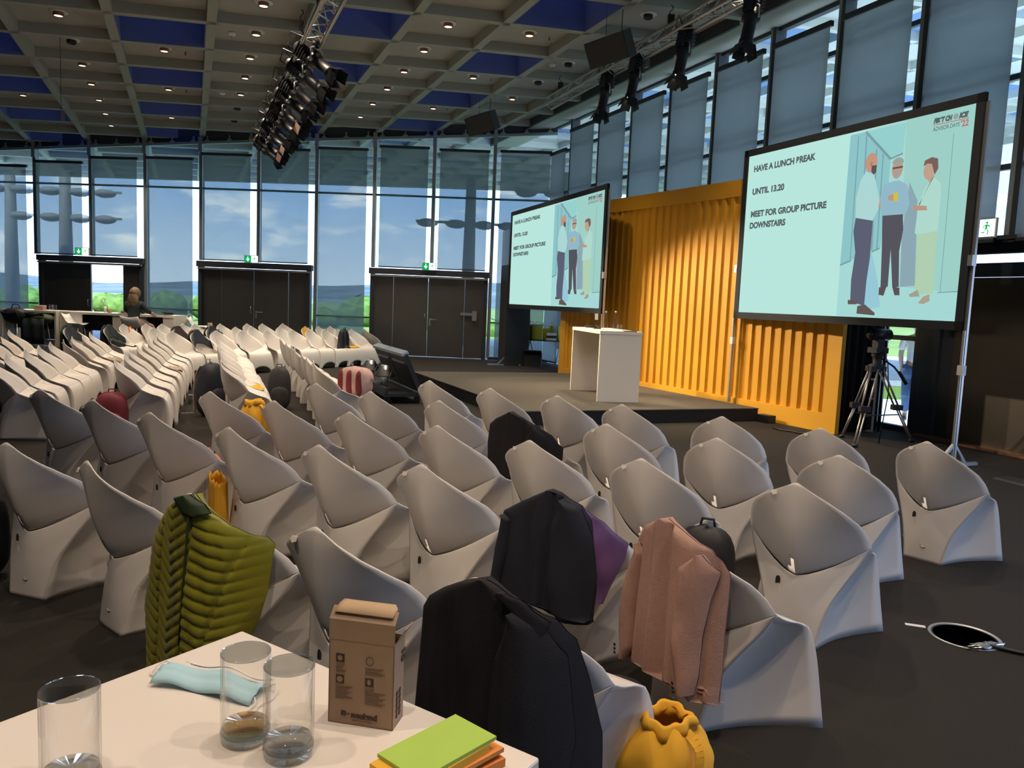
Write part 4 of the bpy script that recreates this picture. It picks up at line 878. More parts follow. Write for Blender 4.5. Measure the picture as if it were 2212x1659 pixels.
f = sheet([(-.20, .715), (-.24, .55), (-.25, .42), (-.20, .40), (-.16, .55), (-.15, .70)], lambda x, z, u: .018*math.sin(math.pi*u)+wr(x, z, .004), .04, 40, 18, -.02); f.build('sleeve', M['navy'], t)
t = coat('purple_jacket', 'purple shiny rain jacket on the same chair as the navy blazer', 'jacket', CH[(3, 6)])
PO = [(.12, .775), (.16, .80), (.23, .735), (.291, .62), (.284, .548), (.264, .463), (.24, .365), (.18, .37), (.13, .5)]
f = sheet(PO, lambda x, z, u: .008+wr(x, z, .009, 60, 46), .015, 50, 30, .018); f.build('jacket_body', M['purple'], t)
# black coat in front
BO = [(.063, .868), (-.006, .845), (-.09, .802), (-.155, .757), (-.177, .721), (-.183, .639), (-.196, .499), (-.205, .386), (-.199, .10), (.312, .10), (.308, .209), (.305, .38), (.29, .574), (.272, .698), (.243, .768), (.19, .812), (.159, .828), (.11, .854)]
t = coat('black_coat', 'black wool coat hung over the chair touching the white table', 'coat', CH[(4, 4)])
sheet(BO, lambda x, z, u: folds([(.02, .84, -.02, .1, .03, .012), (-.08, .78, -.11, .1, .04, .012), (.14, .75, .10, .1, .014, -.02), (.22, .72, .22, .1, .06, .03)])(x, z, u)+wr(x, z, .003), .05, 90, 60).build('coat_body', M['coatblack'], t)
f = sheet([(.18, .805), (.13, .66), (.12, .55), (.12, .12), (.27, .12), (.285, .4), (.27, .66), (.23, .765)], lambda x, z, u: .022*math.sin(math.pi*u)+wr(x, z, .004), .04, 60, 24, -.03); f.build('sleeve', M['coatblack'], t)
f = sheet([(.12, .85), (.17, .81), (.235, .725), (.248, .765), (.20, .835), (.15, .855)], lambda x, z, u: .004, .012, 16, 16, -.04); f.build('collar', M['coatblack'], t)
# pink blazer
KO = [(.04, .866), (.0, .848), (-.071, .806), (-.104, .756), (-.112, .682), (-.139, .569), (-.165, .454), (-.163, .366), (-.14, .251), (-.118, .249), (-.063, .282), (-.001, .282), (.039, .255), (.08, .24), (.111, .234), (.16, .235), (.183, .193), (.218, .202), (.234, .215), (.247, .182), (.25, .318), (.249, .44), (.252, .601), (.252, .689), (.236, .740), (.212, .778), (.17, .802), (.122, .831), (.074, .851)]
t = coat('pink_blazer', 'dusty pink linen blazer hung over a chair at lower right', 'blazer', CH[(3, 7)])
KF = folds([(.03, .85, .01, .25, .022, .024), (-.03, .80, -.07, .28, .02, .014), (.075, .80, .07, .25, .016, -.026), (.115, .80, .11, .25, .03, .018), (-.085, .62, -.10, .28, .012, -.026), (.225, .64, .21, .22, .014, -.03), (.16, .72, .17, .25, .03, .014)])
sheet(KO, lambda x, z, u: KF(x, z, u)+wr(x, z, .0018, 26, 9), .05, 120, 80).build('blazer_body', M['pink'], t)
f = sheet([(-.08, .74), (-.115, .66), (-.142, .56), (-.168, .45), (-.166, .36), (-.142, .245), (-.112, .245), (-.09, .30), (-.085, .45), (-.07, .6), (-.05, .70)], lambda x, z, u: .018*math.sin(math.pi*u)+wr(x, z, .003), .035, 60, 16, -.02); sl = f.build('sleeve', M['pink'], t)
f2 = MB()
for z in (.300, .284, .268): f2.lathe([(0, 0), (.006, 0), (.006, .003), (0, .004)], n=12, mtx=Matrix.Translation((-.150+(.3-z)*.1, gdepth(-.15)-.058, z)) @ Matrix.Rotation(math.pi/2, 4, 'X'))
f2.build('cuff_button', M['button'], sl)
f = sheet([(.20, .765), (.13, .70), (.12, .55), (.125, .42), (.15, .30), (.165, .225), (.205, .225), (.215, .30), (.218, .45), (.23, .6), (.245, .70)], lambda x, z, u: .02*math.sin(math.pi*u)+wr(x, z, .004, 50, 34), .035, 70, 20, -.03); sl = f.build('sleeve', M['pink'], t)
f2 = MB()
for z in (.270, .254, .240): f2.lathe([(0, 0), (.006, 0), (.006, .003), (0, .004)], n=12, mtx=Matrix.Translation((.160+(.27-z)*.25, gdepth(.165)-.066, z)) @ Matrix.Rotation(math.pi/2, 4, 'X'))
f2.build('cuff_button', M['button'], sl)
# black jacket in the second row
FO = [(.01, .860), (-.12, .796), (-.178, .746), (-.192, .611), (-.185, .456), (-.099, .38), (-.015, .305), (.158, .31), (.287, .40), (.301, .51), (.302, .593), (.267, .699), (.212, .767), (.118, .82)]
t = coat('black_jacket', 'black jacket hung over a second-row chair below the lectern', 'jacket', CH[(1, 3)])
sheet(FO, lambda x, z, u: folds([(.02, .84, 0, .3, .03, .016), (-.1, .78, -.12, .4, .04, .012), (.13, .75, .16, .35, .015, -.018), (.22, .72, .22, .4, .05, .02)])(x, z, u)+wr(x, z, .003), .045, 60, 40).build('jacket_body', M['coatblack'], t)
f = sheet([(.20, .77), (.14, .66), (.13, .45), (.17, .36), (.28, .40), (.295, .55), (.27, .68)], lambda x, z, u: .018*math.sin(math.pi*u), .035, 30, 16, -.025); f.build('sleeve', M['coatblack'], t)

# ------------------------------------------------------------------ white table in front with glasses, box, cards and mask
TC = Vector((-.48, 1.40)); tx_ = Vector((.825, -.565)); ty_ = Vector((.565, .825)); TZ = 1.03
tm = Matrix(((tx_.x, ty_.x, 0, TC.x), (tx_.y, ty_.y, 0, TC.y), (0, 0, 1, 0), (0, 0, 0, 1)))
t = thing('bar_table', 'large white bar-height table in front, holding glasses and a cardboard box', 'table'); t.matrix_world = tm; TL_ = 1.9; TW = .655
f = MB(); f.box((TW/2, -TL_/2, TZ-.03), (TW, TL_, .06)); o = f.build('tabletop', M['tabletop'] if 'tabletop' in M else mat('white_tabletop', (.80, .735, .67), .3, spec=.4), t); bv = o.modifiers.new('edge', 'BEVEL'); bv.width = .004; bv.segments = 2
for y in (-.03-.015, -TL_+.045): f = MB(); f.box((TW/2, y, (TZ-.06)/2), (TW-.004, .05, TZ-.06)); f.build('end_panel', M['whitelam'], t)
f = MB(); f.box((TW/2, -TL_/2, TZ-.2), (.03, TL_-.14, .26)); f.build('modesty_panel', M['whitelam'], t)
M['water'] = glassy('water_rest', (.97, .97, .96), .05); M['juice'] = glassy('orange_tinted_rest', (.95, .80, .55), .04); M['rim'] = glassy('glass_base', (.86, .88, .88), .16)
def tumbler(x, y, r, h, label, rest=None):
    t = thing('drinking_glass', label, 'glass', (x, y, TZ), group='drinking glasses on the white table')
    f = MB(); f.lathe([(0, .002), (r*.94, .002), (r*.97, .008), (r, .03), (r, h-.001), (r-.0012, h), (r-.0024, h-.001), (r-.0026, .02), (r*.8, .014), (0, .013)], n=40); f.build('body', M['tumbler'], t)
    f = MB(); f.lathe([(r-.0028, h-.0018), (r+.0002, h-.0018), (r+.0002, h+.0004), (r-.0028, h+.0004)], n=40); f.build('thick_rim', M['rim'], t); f = MB(); f.lathe([(r*.93, .001), (r+.0003, .010), (r+.0003, .016), (r*.93, .018), (r*.90, .010)], n=40); f.build('base_ring', M['rim'], t)
    if rest: f = MB(); f.lathe([(0, .0135), (r*.78, .0145), (r*.93, .021), (r*.93, .0245), (0, .0245)], n=32); f.build('drink_rest', rest, t)
tumbler(-.53, .925, .0345, .128, 'leftmost empty drinking glass on the white table', M['water'])
tumbler(-.353, 1.045, .0335, .128, 'drinking glass with an orange drop, in front of the face mask', M['juice']); tumbler(-.283, 1.012, .0335, .128, 'drinking glass nearest the cardboard box', M['water'])
# cardboard box
M['card'] = mat('brown_cardboard', (.33, .225, .145), .8, noise=.05, nscale=30); M['cardin'] = mat('cardboard_inside', (.52, .36, .22), .8); M['ink'] = mat('dark_brown_print', (.055, .035, .025), .8); M['ink2'] = mat('pale_brown_print', (.20, .135, .09), .8)
bx = Vector((.100, -.020)).normalized(); by = Vector((-bx.y, bx.x)); bw_, bd_, bh_ = .100, .044, .128
bm_ = Matrix(((bx.x, by.x, 0, -.250), (bx.y, by.y, 0, 1.100), (0, 0, 1, TZ), (0, 0, 0, 1)))
t = thing('cardboard_box', 'brown printed cardboard box standing open on the white table', 'box'); t.matrix_world = bm_
f = MB(); th = .0016
f.box((bw_/2, th/2, bh_/2), (bw_, th, bh_)); f.box((bw_/2, bd_-th/2, bh_/2), (bw_, th, bh_)); f.box((th/2, bd_/2, bh_/2), (th, bd_, bh_)); f.box((bw_-th/2, bd_/2, bh_/2), (th, bd_, bh_)); f.box((bw_/2, bd_/2, th/2), (bw_, bd_, th)); f.build('carton', M['card'], t)
f = MB(); rows = []
for k in range(9):
    q = k/8; z = bh_+.040*q if q < .85 else bh_+.034+.010*(q-.85)/.15; y = .0 if q < .8 else .016*((q-.8)/.2); rows.append([(bw_*(u_/10), y, z) for u_ in range(11)])
f.grid(rows, 0, False); f.build('front_flap', M['card'], t, .0014)
f = MB(); f.grid([[(bw_*(.05+.9*u_/10), .002+.001, bh_+.040) for u_ in range(11)], [(bw_*(.06+.9*u_/10), .022, bh_+.050-.004*abs(u_-5)/5) for u_ in range(11)], [(bw_*(.10+.8*u_/10), .030, bh_+.049) for u_ in range(11)]]); f.build('tuck_flap', M['cardin'], t, .0012)
f = MB(); f.add([(bw_, .003, bh_), (bw_, bd_-.003, bh_), (bw_+.014, bd_-.008, bh_+.024), (bw_+.012, .010, bh_+.022)], [(0, 1, 2, 3)]); f.build('side_flap', M['card'], t, .0014)
RX = Matrix.Rotation(math.pi/2, 4, 'X')
def btx(s, x, z, h, m, w, bold=.0): text(s, h/.7, t, m, Matrix.Translation((x, -.0006, z)) @ RX, bold, 0, 'print', 'LEFT', w)
btx('neuland', .036, .0120, .0082, M['ink'], .040, .0006); btx('n', .0205, .0145, .0085, M['ink'], .008, .0008); btx('www.neuland.com', .038, .0070, .0018, M['ink2'], .030)
f = MB()
for (x, z, s_) in ((.0112, .094, .0128), (.0112, .062, .0128), (.0565, .062, .0128)): f.box((x+s_/2, -.0004, z+s_/2), (s_, .0006, s_))
f.box((.0315, -.0004, .0165), (.0025, .0006, .0025)); f.add([(.063+.0062*math.cos(a*.3), -.0006, .1005+.0066*math.sin(a*.3)) for a in range(21)]+[(.063+.0052*math.cos(a*.3), -.0006, .1005+.0056*math.sin(a*.3)) for a in range(21)], [(a, (a+1) % 21, 21+(a+1) % 21, 21+a) for a in range(21)])
f.build('print_symbol', M['ink'], t)
f = MB()
f.add([(.0175+.004*math.cos(a*.628+.5), -.0012, .1006+.004*math.sin(a*.628+.5)) for a in range(10)], [tuple(range(10))]); f.add([(.0175+.0048*math.cos(a*.628), -.0012, .0684+.0048*math.sin(a*.628)) for a in range(10)], [tuple(range(10))]); f.add([(.0629+.003*math.cos(a*.628), -.0012, .0692+.0042*math.sin(a*.628)) for a in range(10)], [tuple(range(10))])
f.build('print_inset', M['card'], t)
f = MB()
for (x, z, w, n) in ((.0112, .090, .013, 3), (.0112, .082, .016, 2), (.0112, .058, .026, 8), (.0565, .090, .028, 3), (.0565, .083, .030, 2), (.0565, .0585, .014, 2), (.0565, .0535, .032, 8)):
    for k in range(n): f.box((x+w*(.5-.08*(k % 3)), -.0004, z-.0026*k), (w*(1-.16*(k % 3)), .0004, .0009))
f.build('print_lines', M['ink2'], t)
f = MB(); 
for k in range(10): f.lathe([(0, 0), (.0042, 0), (.0042, .0006)], n=14, mtx=Matrix.Translation((bw_+.0002, .015+.012*(k % 2), .016+.0085*(k//2))) @ Matrix.Rotation(math.pi/2, 4, 'Y'))
f.build('print_dots', M['ink'], t)
text('10', .022, t, M['ink'], Matrix.Translation((bw_+.0008, .030, .112)) @ Matrix.Rotation(math.pi/2, 4, 'Z') @ RX @ Matrix.Rotation(-math.pi/2, 4, 'Z'), .0008, 0, 'print_number')
# moderation card stack: one thing per pad
ca = Vector((-.150, .938)); cb = Vector((-.060, 1.040)); e1 = (cb-ca).normalized(); e2 = Vector((e1.y, -e1.x))
z = TZ; rr = random.Random(3)
pads = [('green', (.16, .36, .05), .010, (.0, -.012), .05), ('orange', (.80, .27, .06), .012, (.012, .004), -.10), ('green', (.17, .38, .06), .006, (.006, .0), .04), ('orange', (.82, .30, .07), .006, (.01, .004), -.04), ('yellow', (.80, .43, .04), .011, (-.014, .002), .02), ('lime green', (.40, .60, .10), .005, (0, 0), 0)]
plab = ['dark green card pad at the bottom of the stack on the table', 'orange card pad above the bottom green one in the stack', 'thin green card pad in the middle of the stack', 'thin orange card pad under the yellow one', 'yellow card pad just below the top lime pad', 'lime green card pad on top of the stack at the table edge']
for k, (nm, c, h, o_, da) in enumerate(pads):
    p = ca+e1*(.0685+o_[0])+e2*(.039+o_[1]); f = MB(); f.box((0, 0, h/2), (.137, .078, h)); o = f.build('card_pad', mat('card_'+nm.replace(' ', '_')+str(k), c, .8, noise=.02)); tag(o, plab[k], 'card pad', 'coloured card pads in a stack'); o.location = (p.x, p.y, z+.0002); o.rotation_euler = (0, 0, math.atan2(e1.y, e1.x)+da); z += h+.0004
# face mask
t = thing('face_mask', 'light blue disposable face mask lying on the white table', 'face mask', (-.455, 1.185, TZ), math.atan2(-.04, .17))
rows = []
for i in range(13):
    v = i/12; rows.append([((u/24-.5)*.178, (v-.5)*.058+.006*math.sin(u*.2), .006+.010*math.sin(math.pi*v)+.004*abs(math.sin(v*9.5))+.004*math.sin(u*.45+2*v)) for u in range(25)])
MB().grid(rows).build('fabric', mat('mask_blue', (.42, .66, .76), .8), t, .0018)
f = MB(); f.grid([[p for p in r] for r in [[(x, y+.012, z_+.002) for (x, y, z_) in r[3:]] for r in rows[9:]]]); f.build('white_lining', M['white'], t, .001)
for sg, pts in ((-1, [(-.088, .02, .01), (-.105, .035, .012), (-.118, .02, .006), (-.108, .0, .004), (-.095, .03, .012), (-.09, -.018, .006)]), (1, [(.088, .01, .01), (.102, .02, .012), (.112, -.005, .004), (.104, -.035, .004), (.11, -.05, .004), (.098, -.052, .004), (.096, -.03, .004), (.088, -.02, .008)])):
    MB().tube([Vector(p) for p in smooth(pts, 28)], .0013, 6).build('ear_loop', M['white'], t)

# ------------------------------------------------------------------ bags and things left on the chairs
M['bagblack'] = mat('black_bag_nylon', (.014, .014, .016), .6, noise=.2); M['bagnavy'] = mat('dark_navy_nylon', (.018, .022, .034), .65, noise=.2); M['baggrey'] = mat('charcoal_bag_cloth', (.04, .04, .042), .8, noise=.15)
M['bagred'] = mat('crimson_bag_nylon', (.20, .022, .035), .55, noise=.1); M['bagyellow'] = mat('yellow_bag_cotton', (.82, .42, .025), .8, noise=.05, nscale=6); M['orange'] = mat('orange_felt', (.85, .22, .05), .8); M['tan'] = mat('tan_strap_cloth', (.50, .38, .30), .8)
M['beige'] = mat('beige_scarf', (.42, .33, .24), .9, noise=.2); M['darkcloth'] = mat('dark_teal_jacket_cloth', (.02, .032, .035), .85, noise=.2); M['brown'] = mat('dark_brown_cloth', (.04, .025, .028), .85, noise=.2)
def backpack(label, loc, rz, size, m, strap=None, lean=0.0, name='backpack', cat='bag', group=None, seed=1):
    t = thing(name, label, cat, loc, rz, group); w, d, h = size; T_ = Matrix.Rotation(lean, 4, 'X')
    f = MB(); f.blob((0, 0, 0), (w/2, d/2, h/2), 28, 20, .025, 3, seed, p=2.9, mtx=T_ @ Matrix.Translation((0, 0, h/2))); f.build('body', m, t)
    f = MB(); f.blob((0, 0, 0), (w*.38, d*.22, h*.25), 20, 12, .03, 3, seed+1, p=3, mtx=T_ @ Matrix.Translation((0, -d*.46, h*.30))); f.build('front_pocket', m, t)
    for sg in (-1, 1):
        pts = [T_ @ Vector(p) for p in smooth([(sg*w*.18, d*.40, h*.93), (sg*w*.22, d*.60, h*.75), (sg*w*.26, d*.62, h*.45), (sg*w*.34, d*.45, h*.08)], 14)]; f = MB()
        for a, b_ in zip(pts, pts[1:]): f.bar(a, b_, .045, .010, (0, 1, 0))
        f.build('shoulder_strap', strap or m, t)
    f = MB(); f.tube([T_ @ Vector(p) for p in ((-.04, d*.2, h*.96), (-.03, d*.2, h*1.06), (.03, d*.2, h*1.06), (.04, d*.2, h*.96))], .008, 6); f.build('grab_handle', strap or m, t)
    f = MB(); f.tube([T_ @ Vector((w*.40*math.cos(a), -d*.34, h*.55+h*.36*math.sin(a))) for a in [R(q) for q in range(10, 171, 16)]], .005, 5); f.build('zip', M['slot'], t)
    return t
backpack('crimson backpack under the near chair of the left block', (-4.42, 8.62, 0), R(20), (.34, .24, .48), M['bagred'], seed=2)
backpack('dark navy backpack with a tan strap leaning against the fourth lengthwise row', (-3.98, 10.25, 0), R(70), (.36, .26, .70), M['bagnavy'], M['tan'], R(4), seed=3)
backpack('charcoal bag standing in the aisle before the fourth lengthwise row', (-3.30, 11.10, 0), R(20), (.32, .22, .60), M['baggrey'], seed=4)
backpack('black backpack on the floor at the left picture edge', (-2.93, 4.22, 0), R(25), (.34, .22, .52), M['bagblack'], seed=5)
backpack('dark backpack standing between the leftmost lengthwise rows', (-6.55, 9.9, 0), R(40), (.34, .24, .62), M['bagblack'], seed=6)
backpack('black backpack behind the third-row chair, partly hidden by the pink blazer', (1.06, 4.06, 0), R(-20), (.32, .2, .52), M['bagblack'], seed=7)
backpack('black shoulder bag on the floor beside the pink blazer chair', (.36, 2.72, 0), R(30), (.44, .24, .30), M['bagblack'], name='shoulder_bag', seed=8)
backpack('orange felt bag on the floor between third and fourth row', (-2.22, 5.68, 0), R(30), (.26, .16, .46), M['orange'], name='felt_bag', seed=9)
backpack('small black backpack hanging from a back-row chair of the far block', (-3.98, 18.36, .24), R(-115), (.3, .16, .62), M['bagnavy'], seed=11)
backpack('dark rucksack on the seat of the coat chair in the far block', (-6.02, 15.9, .41), R(-110), (.3, .2, .42), M['bagnavy'], seed=12)
# crumpled yellow drawstring bags
def yellow_bag(label, loc, rz, size, seed):
    t = thing('yellow_cotton_bag', label, 'bag', loc, rz, 'yellow cotton bags'); w, d, h = size; rg = random.Random(seed)
    rows = []; ph = [rg.uniform(0, 6.28) for _ in range(5)]
    for i in range(31):
        q = i/30; row = []
        for k in range(48):
            a = 2*math.pi*k/48; r = math.sin(math.pi*min(1, .10+q*.84))**.55
            cr = 1+.05*abs(math.sin(4*a+ph[0]+5*q))+.05*math.sin(6*a+ph[1]-7*q)+.035*abs(math.sin(9*a+ph[2]+9*q))
            row.append((w/2*r*cr*math.cos(a), d/2*r*cr*math.sin(a), h*q+.012*math.sin(5*a+ph[3])*q))
        rows.append(row)
    f = MB(); f.grid(rows, close=True); f.add([rows[0][k] for k in range(48)], [tuple(reversed(range(48)))]); f.build('body', M['bagyellow'], t)
    # folded collar with pleats round the gathered neck
    rows = []
    for i in range(7):
        q = i/6; row = []
        for k in range(49):
            a = 2*math.pi*k/48; pl = 1+.10*math.sin(9*a+ph[4]); rr_ = (.20+.12*q)*pl; row.append((w*rr_*math.cos(a), d*rr_*math.sin(a), h*(.93+.12*math.sin(math.pi*q))+.02*q*math.sin(3*a+ph[1])))
        rows.append(row)
    f = MB(); f.grid(rows); f.build('gathered_collar', M['bagyellow'], t, .003)
    f = MB(); pts = smooth([(w*.1, -d*.30, h*.96), (w*.16, -d*.52, h*.82), (w*.12, -d*.56, h*.45), (w*.22, -d*.50, h*.12)], 16)
    for a, b_ in zip(pts, pts[1:]): f.bar(a, b_, .03, .006, (0, 1, 0))
    f.build('strap', M['bagyellow'], t)
    return t
yellow_bag('yellow cotton bag on the floor at bottom right, by the pink blazer', (.565, 2.50, 0), R(15), (.32, .26, .30), 21)
yellow_bag('yellow cotton bag lying before the near end of the fourth lengthwise row', (-2.78, 8.45, 0), R(40), (.34, .28, .46), 23)
# tall yellow tote standing between two chairs
t = thing('yellow_tote', 'tall yellow tote bag with dark lettering standing between two fourth-row chairs', 'bag', (-1.84, 4.90, 0), R(-62))
rows = []
for i in range(17):
    q = i/16; row = []
    for k in range(40):
        a = 2*math.pi*k/40; sx = abs(math.cos(a))**.5*(1 if math.cos(a) > 0 else -1); sy = abs(math.sin(a))**.5*(1 if math.sin(a) > 0 else -1)
        fo = 1+.10*math.sin(7*a)*q; row.append((.16*sx*fo, .05*sy*fo*(1.1-.3*q), .47*q+.012*math.sin(9*a)*q))
    rows.append(row)
f = MB(); f.grid(rows, close=True); f.build('body', M['bagyellow'], t, .003)
MX = Matrix.Rotation(math.pi/2, 4, 'X')
text('N', .10, t, M['slot'], Matrix.Translation((-.15, -.0575, .20)) @ Matrix.Rotation(math.pi/2, 4, 'X') @ Matrix.Rotation(math.pi/2, 4, 'Z'), .004, 0, 'tote_print')
text('Group', .05, t, M['slot'], Matrix.Translation((-.16, -.0575, .29)) @ Matrix.Rotation(math.pi/2, 4, 'X') @ Matrix.Rotation(math.pi/2, 4, 'Z'), 0, 0, 'tote_print')
# red and pink patterned bag on the seat of the near chair by the trolley
c0_, cx_, cy_, ca_ = L4[0]
t = thing('patterned_bag', 'red and pale pink patterned bag on the chair next to the monitor trolley', 'bag', (cx_+.36*math.sin(R(ca_))+.06, cy_+.36*math.cos(R(ca_))+.05, .415), R(-30))
f = MB(); f.blob((0, 0, .17), (.24, .13, .18), 26, 16, .03, 3, 4, p=3.2); f.build('body', mat('pale_pink_cloth', (.52, .34, .30), .8, noise=.2, nscale=9), t)
for x in (-.15, 0, .14): f = MB(); f.blob((x, -.10 if x else -.115, .16), (.045, .04, .15), 12, 10, .03, 2, 3, p=3); f.build('red_stripe', mat('wine_red_cloth', (.17, .02, .025), .8) if x == -.15 else bpy.data.materials['wine_red_cloth'], t)
f = MB(); f.tube(smooth([(.2, .03, .2), (.27, .0, .2), (.29, 0, .06), (.26, .02, -.02)], 12), .006, 5); f.build('cord', M['black'], t)
# cloths and jackets on seats and backs of the rear chairs (chair-local folds)
def throw(label, ch, y0, y1, x0, x1, m, name='scarf', cat='scarf', amp=.012, seed=1, group=None, hz=.0):
    t = thing(name, label, cat, ch.location, 0, group); t.rotation_euler = ch.rotation_euler; rg = random.Random(seed); p = [rg.uniform(0, 6) for _ in range(4)]
    rows, bk = [], []
    for i in range(25):
        y = y0+(y1-y0)*i/24; r, b2 = [], []
        for k in range(19):
            w_ = (k/18-.5)*2; x = (x0+x1)/2+(x1-x0)/2*w_*(1+.12*math.sin(5*y*9+p[0]))
            z = interp([(.021, .362), (.10, .375), (.22, .398), (.34, .415), (.43, .415), (.47, .385), (.5, .30)], y)[0] if y >= .021 else .362+(.021-y)/.114*.48
            z += .075*abs(x/.3)**2*(1 if y < .3 else .4)+hz
            rim = (1-w_**4)*(1-abs(2*i/24-1)**6); h_ = (.02+amp*(1+math.sin(w_*4+p[1]+i*.5)+.7*math.sin(i*.9+p[2]+3*w_)))*rim
            r.append((x, y, z+.008+h_)); b2.append((x, y, z+.006))
        rows.append(r); bk.append(b2)
    f = MB(); f.grid(rows); f.grid([list(reversed(r)) for r in bk]); f.build('cloth', m, t); return t
def backcoat(label, ch, m, z0=.35, x0=-.2, x1=.26, name='jacket', cat='jacket', seed=1, front=True):
    t = coat(name, label, cat, ch); t.location.z = ch.location.z; ph = seed*1.7
    O_ = [(.04, .862), (-.08, .80), (x0+.03, .73), (x0, .60), (x0-.01, z0+.05), (x0+.08, z0), (x1-.08, z0+.02), (x1, z0+.08), (x1+.02, .58), (x1-.04, .72), (.13, .815)]
    sheet(O_, lambda x, z, u: .014*math.sin(22*x+ph)+wr(x, z, .004, 30, 20, ph), .045, 26, 20).build('body', m, t)
    if front:   # the part that falls over the front of the backrest
        rows = []
        for i in range(12):
            q = i/11; z = .868-.26*q; r = []
            for k in range(17):
                u = k/16*2-1; hw = .05+.22*min(1, q*1.5); x = .02+u*hw; y = -.075+.145*q**1.3*.55+.19*abs(x/.3)**2.6+.022; r.append((x, y, z-.14*abs(u)**2*q+.006*math.sin(9*u+ph)))
            rows.append(r)
        MB().grid(rows).build('front_fall', m, t, .02)
    return t
LC = [o for o in bpy.data.objects if o.get('category') == 'chair']
def byl(s):
    for o in LC:
        if s in o['label']: return o
cl, cr_ = byl('left of two before the bar'), byl('right of two before the bar')
backcoat('dark jacket over the left of two chairs before the bar tables', cl, M['darkcloth'], seed=1); backcoat('dark jacket over the right of two chairs before the bar tables', cr_, M['darkcloth'], seed=2)
t = thing('folded_umbrella', 'black folded umbrella with a hooked handle on the chair before the bar tables', 'umbrella', cr_.location, 0); t.rotation_euler = cr_.rotation_euler
f = MB(); f.tube([(-.02, .02, .52), (.03, .18, .50), (.06, .33, .475)], .05, 12, rs=[.06, .07, .03]); f.build('canopy', M['darkcloth'], t); f = MB(); f.tube(smooth([(.06, .33, .475), (.07, .42, .47), (.075, .50, .46), (.03, .545, .46), (-.02, .52, .47), (-.03, .48, .475)], 20), .011, 7); f.build('hooked_handle', M['black'], t)
throw('beige scarf on the last chair of the second lengthwise row', L1[7][0], .20, .47, -.2, .18, M['beige'], seed=3); throw('crumpled beige cardigan on the third lengthwise row', L2[4][0], .12, .46, -.2, .2, M['beige'], name='cardigan', cat='cardigan', seed=4)
throw('yellow scarf across a seat of the leftmost lengthwise row', L0[3][0], -.02, .36, -.06, .12, M['bagyellow'], seed=5); throw('dark brown cap beside the yellow scarf on the leftmost row', L0[3][0], -.08, .0, -.14, .02, M['brown'], name='cap', cat='cap', seed=6)
throw('yellow and orange scarf on the near chair of the fourth lengthwise row', L3[1][0], .02, .42, -.12, .16, M['bagyellow'], amp=.02, seed=7)
throw('yellow cloth on a second-row chair of the far block', F2[6][0], -.08, .10, -.14, .14, M['bagyellow'], name='yellow_cloth', cat='cloth', seed=8); throw('yellow gloves on a front-row seat of the far block', F1[8][0], .22, .40, -.2, .1, M['bagyellow'], name='work_gloves', cat='gloves', seed=9); throw('black pouch beside the yellow gloves in the far block', F1[8][0], .30, .42, .11, .28, M['bagblack'], name='pouch', cat='pouch', seed=10)
backcoat('navy coat over a front-row chair of the far block', F1[1][0], M['bagnavy'], seed=3); backcoat('dark brown jacket over a second-row chair of the far block', F2[1][0], M['brown'], seed=4); backcoat('dark jacket and fur scarf over a second-row chair of the far block', F2[2][0], M['bagnavy'], seed=5)
throw('pale fur scarf on top of the dark jacket in the far block', F2[2][0], -.10, -.03, -.05, .1, M['beige'], seed=12, hz=.05)
throw('orange cloth on the leftmost back-row chair of the far block', F3[0][0], -.07, .06, -.22, -.12, M['orange'], name='orange_cloth', cat='cloth', seed=11)
# two glasses and a phone on the aisle carpet
for k, (x, y) in enumerate(((-4.62, 11.25), (-4.67, 11.62))):
    t = thing('drinking_glass', ['near drinking glass standing on the carpet of the left aisle', 'far drinking glass standing on the carpet of the left aisle'][k], 'glass', (x, y, 0), group='glasses on the aisle floor'); f = MB(); f.lathe([(0, .002), (.033, .002), (.035, .13), (.033, .13), (.031, .012), (0, .012)], n=18); f.build('body', M['rim'], t); f = MB(); f.lathe([(.0332, .129), (.0355, .129), (.0355, .132), (.0332, .132)], n=18); f.build('rim', M['alu'], t)
t = thing('mobile_phone', 'pink mobile phone lying on the carpet of the left aisle', 'phone', (-4.30, 10.35, 0), .5); MB().box((0, 0, .005), (.15, .075, .009)).build('case', M['pink'], t); MB().box((0, 0, .0100), (.135, .066, .001)).build('display', M['lens'], t)

